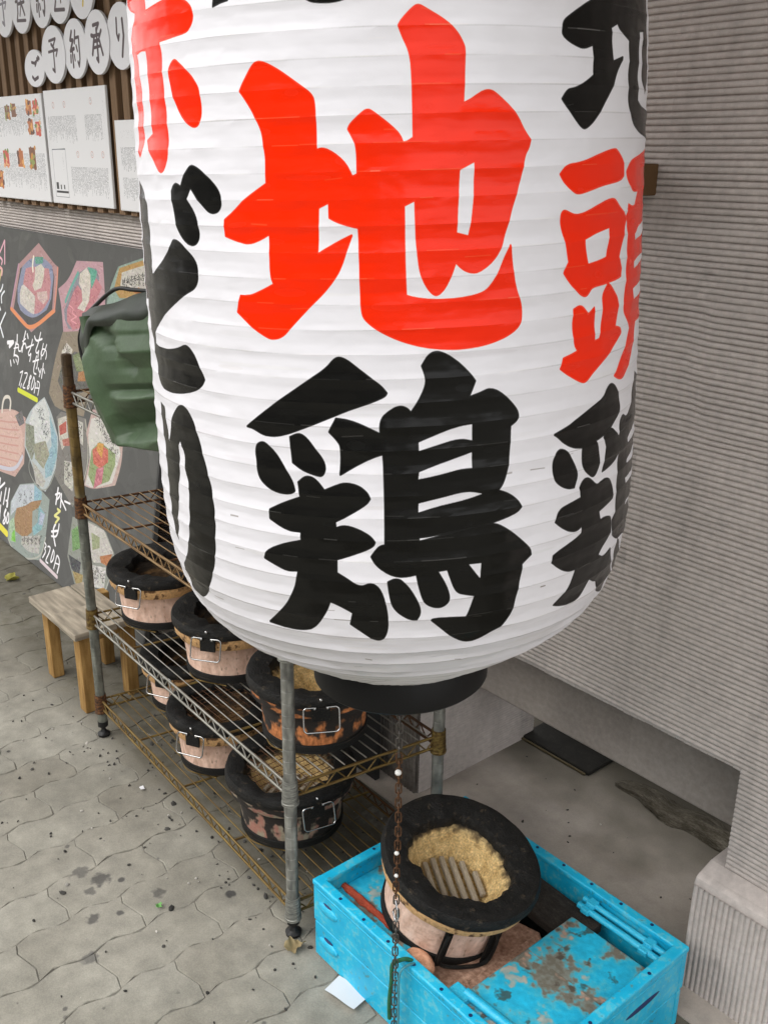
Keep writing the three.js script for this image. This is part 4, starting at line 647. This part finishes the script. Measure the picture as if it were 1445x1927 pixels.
function konro(o) {                                         // { label, R, H, pos, az, soot, dark, tilt, grate, bracket }
  const R = o.R, H = o.H, k = thing('charcoal_grill', o.label, 'charcoal grill', o.pos, 'round clay charcoal grills');
  const clay = std({ map: clayTex(o.soot, o.pale), roughness: 0.88, bumpMap: bumpNoise, bumpScale: 0.0015 });
  const yB = 0.02, f0 = H - 0.05, f1 = H - 0.024, hole = o.hole || 0.63;
  part('body', turned([[0.001, 0.004], [0.74 * R, 0.004], [0.765 * R, yB], [0.80 * R, f0 - 0.022], [0.815 * R, f0 - 0.008], [0.86 * R, f0]], 56, () => 0, [2, 1]), clay, k);
  part('flange', turned([[0.80 * R, f0 - 0.004], [0.90 * R, f0 - 0.002], [0.945 * R, f0 + 0.006], [0.965 * R, f1], [0.7 * R, f1 + 0.002]], 56, (a, i) => 0.0012 * N(Math.sin(a) * 4, Math.cos(a) * 4, i), [2, 1]), o.dark ? clay : KM.tan, k);
  part('base_band', turned([[0.72 * R, 0.0], [0.785 * R, 0.0], [0.79 * R, 0.017], [0.77 * R, 0.019]], 56), M.iron, k);
  const wob = (a, i) => i < 5 ? [0.002 * N(Math.sin(a) * 3, Math.cos(a) * 3, i * 0.4 + R * 90), 0.002 * N(Math.sin(a) * 4, Math.cos(a) * 4, i * 0.4 + R * 50)] : [R * 0.2 * fbm(Math.sin(a) * 1.5 + R * 40, Math.cos(a) * 1.5, o.soot * 9, 4) + 0.004 * N(a * 9, 3), 0.004 * N(Math.sin(a) * 4, Math.cos(a) * 4, 3)];
  part('rim', turned([[0.93 * R, f1 - 0.001], [0.985 * R, f1 + 0.001], [R, f1 + 0.006], [R * 0.998, H - 0.008], [0.972 * R, H], [0.88 * R, H + 0.001], [0.76 * R, H - 0.002], [hole * R + 0.004, H - 0.006], [hole * R, H - 0.014], [hole * R, H - 0.026]], 96, wob, [7, 1]), M.iron, k);
  part('fire_bowl', turned([[0.001, H * 0.36], [0.40 * R, H * 0.36], [0.52 * R, H * 0.5], [0.60 * R, H * 0.74], [0.70 * R, H - 0.021]].map(([a, b]) => [a, b]), 64, (a, i) => i > 0 ? [0.006 * N(Math.sin(a) * 3, Math.cos(a) * 3, i), 0.004 * N(Math.sin(a) * 5, Math.cos(a) * 5, i)] : 0, [1, 1]), o.darkBowl ? KM.bowlDark : KM.bowl, k);
  if (o.grate) { const g = new THREE.Group(); g.name = 'grate'; k.add(g); g.position.y = H * 0.36 + 0.014; g.rotation.y = o.grate; for (let i = -3; i <= 3; i++) { const w = Math.sqrt(0.38 * 0.38 - (i * 0.115) ** 2) * R * 1.15; part('grate_bar', rbox(0.0105, 0.011, 2 * w, i * 0.115 * R * 1.1, 0.002 * N(i, 3), 0, 0.003, 1), KM.ash, g); } }
  if (o.mesh) { const g = [], L = 0.66 * R; for (let i = -5; i <= 5; i++) { const x = i * L / 5.2, w = Math.sqrt(Math.max(0, L * L - x * x)); if (w > 0.01) { g.push(rod([x, 0, -w], [x, 0, w], 0.0011, 4)); g.push(rod([-w, 0.002, x], [w, 0.002, x], 0.0011, 4)); } } const m = part('wire_mesh', g, M.rust, k); m.position.y = H - 0.012; m.userData.kind = 'stuff'; }
  // handles: a bracket with a drop bail, one at each side
  const h = new THREE.Group(); h.name = 'handle'; k.add(h); h.rotation.y = o.az; 
  const rz = R * 0.965, y0 = H - 0.022;
  if (o.bracket) {                                           // a broad black iron loop low on the body
    const rb = 0.80 * R, pl = grid(10, 3, (u, v) => { const a = mix(-0.16, 0.16, u); return [Math.sin(a) * (rb + 0.004), mix(0.012, f0 - 0.004, v), Math.cos(a) * (rb + 0.004)]; });
    for (const x of [-0.045, 0.045]) part('strap', rbox(0.016, f0 - 0.014, 0.004, x, f0 / 2, rb * 0.965 + 0.004, 0.001, 1), M.iron, h);
    part('bail', tube([[-0.045, f0 - 0.012, rb * 0.97 + 0.006], [-0.049, f0 - 0.03, rb + 0.006], [-0.045, 0.02, rb + 0.006], [0, 0.016, rb + 0.012], [0.045, 0.02, rb + 0.006], [0.049, f0 - 0.03, rb + 0.006], [0.045, f0 - 0.012, rb * 0.97 + 0.006]], 0.0038, 50, 7), M.iron, h);
  } else {
    part('bracket', [rbox(0.036, 0.03, 0.006, 0, y0 - 0.012, rz + 0.003, 0.002, 1), rbox(0.022, 0.018, 0.012, 0, y0 + 0.012, rz - 0.004, 0.003, 1)], M.iron, h);
    part('rivet', [[-0.0125, y0 + 0.004], [0.0125, y0 + 0.004], [0, y0 + 0.022]].map(([x, y]) => new THREE.SphereGeometry(0.0036, 8, 6).translate(x, y, rz + 0.007)), KM.steel, h);
    const w = 0.0345, d = 0.040, c = 0.006;
    const bail = [[-0.010, y0 + 0.006, rz + 0.008], [-w + c, y0 + 0.007, rz + 0.009], [-w, y0 + 0.002, rz + 0.010], [-w, y0 - d + c, rz + 0.020], [-w + c, y0 - d, rz + 0.022], [w - c, y0 - d, rz + 0.022], [w, y0 - d + c, rz + 0.020], [w, y0 + 0.002, rz + 0.010], [w - c, y0 + 0.007, rz + 0.009], [0.010, y0 + 0.006, rz + 0.008]];
    part('bail', tube(bail, 0.0018, 110, 7, false, 0.15), KM.steel, h);
  }
  part('wire_stand', [tube([[0.6 * R, -0.006, 0.5 * R], [0, -0.006, 0.78 * R], [-0.6 * R, -0.006, 0.5 * R]], 0.0017, 24, 5), rod([0.5 * R, -0.006, 0.56 * R], [0.5 * R, 0.004, 0.56 * R], 0.0017, 5), rod([-0.5 * R, -0.006, 0.56 * R], [-0.5 * R, 0.004, 0.56 * R], 0.0017, 5)], M.brass, k);
  if (o.tilt) k.rotation.set(o.tilt[0], 0, o.tilt[1], 'ZXY');
  return k;
}
const shelfY = (i, x) => mix(SHELVES[i][0], SHELVES[i][1], (x + 2.243) / 0.924) + 0.012;
konro({ label: 'pink clay grill at the far left of the rack\'s middle shelf', R: 0.135, H: 0.143, pos: [-2.118, shelfY(1, -2.118), -1.06], az: 0.5, soot: 0.3, hole: 0.6, darkBowl: true });
konro({ label: 'pink clay grill in the middle of the middle shelf, half under the lantern', R: 0.135, H: 0.143, pos: [-1.786, shelfY(1, -1.786), -1.06], az: 0.63, soot: 0.4, hole: 0.6, darkBowl: true });
konro({ label: 'scorched black and orange clay grill on the middle shelf behind the front post', R: 0.14, H: 0.143, pos: [-1.447, shelfY(1, -1.447), -1.05], az: 1.03, soot: 1, dark: true, hole: 0.6, darkBowl: false });
konro({ label: 'small pink clay grill at the back left of the bottom shelf', R: 0.125, H: 0.136, pos: [-2.105, shelfY(0, -2.1), -1.11], az: 0.5, soot: 0.2, hole: 0.6, darkBowl: true });
konro({ label: 'sooty pink clay grill in the middle of the bottom shelf, marked by soot', R: 0.13, H: 0.143, pos: [-1.828, shelfY(0, -1.828), -1.045], az: 0.5, soot: 0.45, hole: 0.64, darkBowl: true, mesh: true });
konro({ label: 'black stained clay grill on the bottom shelf beside the front post', R: 0.145, H: 0.143, pos: [-1.525, shelfY(0, -1.525), -1.04], az: 1.34, soot: 0.95, pale: true, dark: true, hole: 0.66, grate: 0.4, mesh: true });
konro({ label: 'largest clay grill with thick black rim, tilted in the blue crate', R: 0.153, H: 0.155, pos: [-1.070, 0.135, -1.069], az: 1.1, soot: 0.3, hole: 0.62, grate: 1.12, bracket: true, tilt: [-0.085, -0.25] });

// ---------------------------------------------------------------- blue crate and what lies in it
{
  const cx = -0.97, cz = -1.105, c = thing('plastic_crate', 'scuffed bright blue folding crate on the pavement, with a grill in it', 'crate', [cx, 0, cz]);
  const blueT = tex(1024, 512, (u, v) => { const n = fbm(u * 9, v * 9, 2), m = fbm(u * 46, v * 46, 6, 3); let q = mix3([14, 166, 208], [40, 186, 222], cl(0.5 + n * 1.6)); q = mix3(q, [120, 190, 206], 0.6 * ss(0.02, 0.24, m + n * 0.4)); q = mix3(q, [70, 96, 92], 0.5 * ss(0.3, 0.5, m - n * 0.5)); return q; });
  const blue = std({ map: blueT, roughness: 0.42, bumpMap: bumpNoise, bumpScale: 0.0005 });
  const dirty = std({ map: tex(1024, 1024, (u, v) => { const n = fbm(u * 5, v * 5, 3, 5), m = fbm(u * 26, v * 26, 8, 3); let q = mix3([18, 170, 208], [96, 164, 176], ss(-0.2, 0.2, n + m * 0.4)); q = mix3(q, mix3([140, 142, 132], [98, 88, 76], cl(0.5 + m * 1.8 + n)), 0.92 * ss(0.0, 0.16, n + m * 0.3)); q = mix3(q, [192, 150, 130], 0.7 * ss(0.16, 0.34, fbm(u * 7, v * 7, 15) + m * 0.3)); q = mix3(q, [60, 52, 44], 0.7 * ss(0.2, 0.36, fbm(u * 11, v * 11, 25) + m * 0.3)); const s = 1 + m * 0.2; return q.map((x) => x * s); }), roughness: 0.7, bumpMap: bumpNoise, bumpScale: 0.001 });
  const deep = std({ color: new THREE.Color().setRGB(0.004, 0.02, 0.09), roughness: 0.6 }), inside = std({ map: speck([46, 40, 34], 30, 8, 30, 40), roughness: 0.95 });
  const X = 0.28, Z = 0.205, T = 0.014;
  const wall = (w, d, x, z, name) => part(name, [boxUV(rbox(w, 0.082, d, x, 0.043, z, 0.003), 2), boxUV(rbox(w + 0.003, 0.09, d + 0.003, x, 0.1325, z, 0.003), 2)], blue, c);
  const fw = wall(2 * X, T, 0, Z - T / 2, 'front_wall'), bw = wall(2 * X, T, 0, -Z + T / 2, 'back_wall'), lw = wall(T, 2 * Z - 2 * T - 0.004, -X + T / 2, 0, 'end_wall'), rw = wall(T, 2 * Z - 2 * T - 0.004, X - T / 2, 0, 'end_wall');
  part('rim', [rbox(2 * X + 0.008, 0.012, 0.022, 0, 0.176, Z - 0.008, 0.004), rbox(2 * X + 0.008, 0.012, 0.022, 0, 0.176, -Z + 0.008, 0.004), rbox(0.022, 0.0125, 2 * Z - 0.028, -X + 0.008, 0.1758, 0, 0.004), rbox(0.022, 0.0125, 2 * Z - 0.028, X - 0.008, 0.1758, 0, 0.004)].map((g) => boxUV(g, 2)), blue, c);
  const hole = new THREE.CylinderGeometry(0.0034, 0.0034, 0.003, 10), H = (x, z) => { part('rim_hole', hole, deep, c).position.set(x, 0.1812, z); };
  for (let i = 0; i < 7; i++) { H(-0.205 + i * 0.069, Z - 0.006); H(-0.205 + i * 0.069, -Z + 0.006); } for (const z of [-0.1, 0.06]) { H(-X + 0.006, z); H(X - 0.006, z); }
  for (const [x, y] of [[-0.235, 0.135], [-0.235, 0.05], [0.2, 0.135], [0.2, 0.05]]) { part('finger_scoop', new THREE.SphereGeometry(1, 16, 10).scale(0.03, 0.012, 0.006).translate(x, y, Z + 0.0015), blue, fw); part('scoop_slot', new THREE.SphereGeometry(1, 12, 6).scale(0.014, 0.0024, 0.004).translate(x, y + 0.012, Z + 0.0005), deep, fw); }
  for (const [z, y] of [[0.06, 0.12], [0.02, 0.075], [-0.08, 0.13]]) part('vent_slot', new THREE.SphereGeometry(1, 14, 8).scale(0.003, 0.006, 0.05).translate(X + 0.001, y, z), deep, rw);
  part('seam_rib', [rbox(2 * X - 0.02, 0.003, 0.003, 0, 0.165, Z + 0.001, 0.001, 1), rbox(0.003, 0.003, 2 * Z - 0.03, X + 0.001, 0.162, 0, 0.001, 1)], blue, c);
  part('floor', boxUV(rbox(2 * X - 0.03, 0.008, 2 * Z - 0.03, 0, 0.03, 0, 0.002), 2), inside, c);
  part('folded_panel', [boxUV(rbox(0.205, 0.01, 0.375, -0.162, 0.139, 0, 0.003), 2.2)], dirty, c);
  part('folded_panel', [boxUV(rbox(0.178, 0.01, 0.30, 0.175, 0.15, 0.022, 0.003).rotateZ(0.012), 2.6)], dirty, c);
  for (const [z, y, r] of [[-0.158, 0.160, 0.0065], [-0.174, 0.165, 0.006]]) part('hinge_rod', [rod([0.075, y, z], [0.262, y, z], r, 10), ...[0.095, 0.225].map((x) => rbox(0.02, 0.012, 0.02, x, y, z, 0.003, 1))], blue, c);
  part('latch_bar', [rod([0.09, 0.163, 0.158], [0.262, 0.163, 0.15], 0.009, 10), rbox(0.04, 0.016, 0.03, 0.085, 0.16, 0.168, 0.004)], blue, c);
  // dirt and crumbs in the crate
  const slab = thing('clay_slab', 'broken pinkish clay slab under the grill in the blue crate', 'slab', [cx + 0.045, 0.112, cz + 0.045]);
  const sh = new THREE.Shape(); [[-0.10, -0.10], [0.0, -0.125], [0.075, -0.075], [0.085, 0.01], [0.07, 0.075], [0.01, 0.12], [-0.06, 0.118], [-0.12, 0.06]].forEach(([x, y], i) => i ? sh.lineTo(x, y) : sh.moveTo(x, y));
  part('slab', boxUV(new THREE.ExtrudeGeometry(sh, { depth: 0.02, bevelSize: 0.004, bevelThickness: 0.004, bevelSegments: 2 }).rotateX(Math.PI / 2), 3), std({ map: speck([158, 124, 104], 70, 6, 60, 40, [1, 0.95, 0.9]), roughness: 0.95, bumpMap: bumpNoise, bumpScale: 0.003 }), slab);
  const chunk = thing('clay_chunk', 'small pink clay shard at the front inner edge of the crate', 'shard', [cx - 0.03, 0.136, cz + 0.155]);
  part('shard', toCreasedNormals(new THREE.IcosahedronGeometry(0.026, 2).scale(1.3, 0.75, 0.8), 0.5), std({ map: speck([196, 146, 116], 50, 5, 40, 40), roughness: 0.95 }), chunk);
  const strip = thing('red_strip', 'chipped rust red strip lying in the left of the blue crate', 'strip', [cx - 0.178, 0.146, cz + 0.146]);
  part('strip', grid(40, 8, (u, v) => { const a = v * Math.PI, w = 0.0075 + 0.003 * N(u * 11, 3), h = 0.007 + 0.003 * N(u * 14, 6); return [(u - 0.5) * 0.17, Math.sin(a) * h, -Math.cos(a) * w + 0.002 * N(u * 8, 9)]; }), std({ map: speck([150, 62, 40], 60, 5, 60, 30, [1, 0.5, 0.4]), roughness: 0.95 }), strip);
  const bar = thing('added_dark_slat', 'added dark slat filling the dark gap along the back of the blue crate', 'slat', [cx + 0.02, 0.128, cz - 0.135]);  // dark board added to fill the dark gap by the back wall
  part('slat', rbox(0.2, 0.022, 0.085, 0, 0, 0, 0.004), inside, bar).rotation.y = -0.04;
}

// ---------------------------------------------------------------- the green bag on the rack
{
  const b = thing('green_bag', 'green waxed canvas bag hung over the front of the rack', 'bag', [-1.66, 1.07, -0.84]); b.rotation.z = 0.16;
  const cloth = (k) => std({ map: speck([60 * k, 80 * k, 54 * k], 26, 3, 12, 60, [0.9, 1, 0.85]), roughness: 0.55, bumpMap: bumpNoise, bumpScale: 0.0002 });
  const seg = (x, y, a, bb) => { const dx = bb[0] - a[0], dy = bb[1] - a[1], t = cl(((x - a[0]) * dx + (y - a[1]) * dy) / (dx * dx + dy * dy)), px = a[0] + dx * t, py = a[1] + dy * t; return [Math.hypot(x - px, y - py), ((x - px) * -dy + (y - py) * dx) / Math.hypot(dx, dy), t]; };
  const folds = [[[-0.12, 0.15], [0.015, 0.092], -0.016, 0.012], [[0.015, 0.092], [0.06, 0.066], -0.014, 0.012], [[0.02, 0.088], [0.19, 0.088], 0.02, 0.014], [[-0.045, 0.015], [0.19, 0.02], -0.013, 0.006], [[-0.03, 0.0], [0.19, 0.004], 0.008, 0.012], [[-0.06, -0.075], [0.19, -0.01], -0.026, 0.02], [[-0.06, -0.09], [0.19, -0.062], 0.014, 0.016], [[-0.14, 0.09], [-0.06, -0.08], 0.012, 0.018], [[0.03, 0.125], [0.19, 0.12], 0.010, 0.016]];
  const sup = (a, n) => { const c = Math.cos(a), s = Math.sin(a); return [Math.sign(c) * Math.abs(c) ** (2 / n), Math.sign(s) * Math.abs(s) ** (2 / n)]; };
  part('body', grid(120, 90, (u, v) => {
    const a = -u * Math.PI * 2 - Math.PI, [c, s] = sup(a, 4); const t = v < 0.06 ? v / 0.06 : 1, y = v < 0.06 ? -0.094 : mix(-0.094, 0.155, (v - 0.06) / 0.94);
    const wl = 0.185 - 0.05 * ss(0.0, -0.115, y), x = c * (c < 0 ? wl : 0.19) * (0.35 + 0.65 * t), z = s * (0.048 + 0.016 * ss(-0.115, 0.05, y)) * (0.15 + 0.85 * t);
    let d = 0; if (s > 0) for (const [p, q, h, w] of folds) { const [e, , tt] = seg(x, y, p, q); d += h * Math.max(0, 1 - e / (w * 2.1)) * ss(0, 0.15, tt + 0.05); }
    d = d * 1.2 + 0.008 * N(x * 9, y * 9, s) + 0.0012 * N(x * 36, y * 36, s);
    return [x, y + (1 - t) * 0.006, z + d * Math.max(0, s) * t];
  }, (u, v, q) => [q[0] * 3, q[1] * 3]), cloth(1), b);
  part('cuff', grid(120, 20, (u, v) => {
    const a = -u * Math.PI * 2 - Math.PI, [c, s] = sup(a, 2.5), left = ss(-0.35, -0.75, c);
    const lo = mix(0.135, 0.062, left), hi = 0.178 + 0.016 * c, y = mix(lo, hi, v), bul = Math.sin(Math.PI * v) * 0.008;
    const x = c * (0.20 + bul + 0.022 * left * v) - 0.012 * left, z = s * (0.066 + bul - 0.03 * v * v);
    return [x + 0.004 * N(s * 6, v * 3), y + 0.006 * N(a * 2, 5), z + 0.006 * N(a * 3, v * 2, 4)];
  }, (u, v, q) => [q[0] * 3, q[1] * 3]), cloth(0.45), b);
  part('lining', grid(60, 6, (u, v) => { const a = u * Math.PI * 2, [c, s] = sup(a, 2.5); const r = 1 - v; return [c * 0.212 * r, 0.168 + 0.016 * c - 0.05 * v, s * 0.036 * r]; }), cloth(0.25), b);
  const w = [[-1.60, 1.262], [-1.69, 1.256], [-1.773, 1.25], [-1.83, 1.247], [-1.88, 1.232], [-1.95, 1.198], [-2.0, 1.172], [-2.03, 1.14], [-2.045, 1.112], [-2.033, 1.07], [-1.985, 1.05], [-1.95, 1.03]].map(([x, y]) => { const dx = x + 1.66, dy = y - 1.07, c = Math.cos(-0.16), s = Math.sin(-0.16); return [dx * c - dy * s, dx * s + dy * c, -0.03]; });
  part('strap', tube(w, 0.0042, 80, 6), M.blackplastic, b);
}

// ---------------------------------------------------------------- stools, litter
{
  const grain = (k) => tex(128, 512, (u, v) => { const n = fbm(u * 16, v * 2.2, k), m = (rnd() - 0.5) * 14; return k < 2 ? [150 + n * 80 + m, 140 + n * 76 + m, 124 + n * 70 + m] : [150 + n * 70 + m, 116 + n * 66 + m, 64 + n * 56 + m]; });
  const top = std({ map: grain(1), roughness: 0.9 }), leg = std({ map: grain(3), roughness: 0.8 });
  const s = thing('wooden_stool', 'low weathered wooden stool at the left end of the rack', 'stool', [-2.515, 0, -1.015]);
  const pl = (w, d, x, y, z) => { const g = rbox(w, 0.02, d, 0, 0, 0, 0.003); boxUV(g, 3.3); const p = g.attributes.uv; for (let i = 0; i < p.count; i++) { const a = p.getX(i); p.setXY(i, p.getY(i), a); } return g.translate(x, y, z); };
  part('plank', pl(0.325, 0.125, 0, 0.252, 0.045), top, s); part('plank', pl(0.325, 0.048, 0, 0.252, -0.046), top, s);
  for (const [x, z] of [[-0.128, 0.062], [0.122, 0.072], [-0.108, -0.094], [0.106, -0.068]]) part('leg', boxUV(rbox(0.04, 0.242, 0.034, x, 0.121, z, 0.003), 4), leg, s);
  part('rail', [rbox(0.03, 0.03, 0.1, -0.12, 0.226, -0.012, 0.003), rbox(0.03, 0.03, 0.1, 0.115, 0.226, 0, 0.003)], leg, s);

  const p = thing('paper_slip', 'small white paper slip on the pavement by the blue crate', 'paper', [-1.127, 0.004, -0.882]);
  part('slip', grid(10, 6, (u, v) => { const x = (u - 0.5) * 0.076, z = (v - 0.5) * 0.044; return [x * 0.97 + z * 0.22, 0.003 + 0.006 * u * u * v + 0.002 * Math.sin(u * 5), z * 0.97 - x * 0.16]; }), std({ color: new THREE.Color().setRGB(0.62, 0.62, 0.64), roughness: 0.7, side: THREE.DoubleSide }), p);
  const sc = thing('paper_scrap', 'tiny white paper scrap on the pavement in front of the rack', 'paper scrap', [-1.955, 0.003, -0.885]);
  part('scrap', grid(4, 3, (u, v) => [(u - 0.5) * 0.016, 0.002 + 0.003 * u * v, (v - 0.5) * 0.011 + u * 0.003]), std({ color: new THREE.Color().setRGB(0.72, 0.72, 0.74), roughness: 0.8, side: THREE.DoubleSide }), sc);
  const leaf = (name, label, pos, col, sz, ry) => { const l = thing(name, label, 'leaf', pos); part('blade', grid(14, 8, (u, v) => { const w = Math.sin(Math.PI * Math.pow(u, 0.8)) * 0.36 * (1 + 0.3 * Math.sin(u * 20)); return [(u - 0.5) * sz, 0.004 + 0.25 * sz * Math.abs(v - 0.5) + 0.12 * sz * Math.sin(u * 6 + v * 3), (v - 0.5) * 2 * w * sz]; }), std({ color: new THREE.Color().setRGB(...col), roughness: 0.8, side: THREE.DoubleSide }), l); l.rotation.y = ry; };
  leaf('fallen_leaf', 'curled yellow-green leaf on the pavement left of the stool', [-3.42, 0.002, -1.11], [0.28, 0.26, 0.05], 0.06, 0.6);
  leaf('fallen_leaf', 'dry pale brown leaf between the rack\'s front post and the blue crate', [-1.285, 0.002, -0.875], [0.26, 0.2, 0.1], 0.045, 1.2);
  leaf('fallen_leaf', 'tiny green leaf bit on the pavement in front of the rack', [-1.56, 0.002, -0.72], [0.12, 0.3, 0.08], 0.018, 2.2);
  const cr = [], gm = new THREE.IcosahedronGeometry(1, 0);
  const deb = new THREE.InstancedMesh(gm, std({ color: 0xffffff, roughness: 0.95 }), 420); deb.name = 'debris'; deb.userData = { kind: 'stuff', label: 'dark crumbs of charcoal and grit scattered on the pavement and floor', category: 'debris' };
  const m4 = new THREE.Matrix4(), q = new THREE.Quaternion(), col = new THREE.Color();
  for (let i = 0; i < 420; i++) {
    const zone = rnd(); let x, z, y = 0.001; if (zone < 0.62) { x = rr(-2.25, -1.25); z = rr(-1.28, -0.84); } else if (zone < 0.92) { x = rr(-2.6, -1.15); z = rr(-1.0, -0.45); } else { x = rr(-1.45, -0.76); z = rr(-1.8, -1.35); y = 0.004; }
    const s = rr(0.0012, 0.0042) * (rnd() < 0.08 ? 1.8 : 1); q.setFromEuler(new THREE.Euler(rnd() * 6, rnd() * 6, rnd() * 6));
    deb.setMatrixAt(i, m4.compose(V(x, y, z), q, V(s * rr(0.7, 1.6), s * 0.6, s))); const g = rnd() < 0.82 ? rr(0.02, 0.07) : rr(0.25, 0.5); deb.setColorAt(i, col.setRGB(g, g * 0.95, g * 0.86));
  }
  deb.castShadow = deb.receiveShadow = true; scene.add(deb);
}

scene.traverse((o) => { if (o.isMesh) { o.castShadow = true; o.receiveShadow = true; } });
renderer.render(scene, camera);
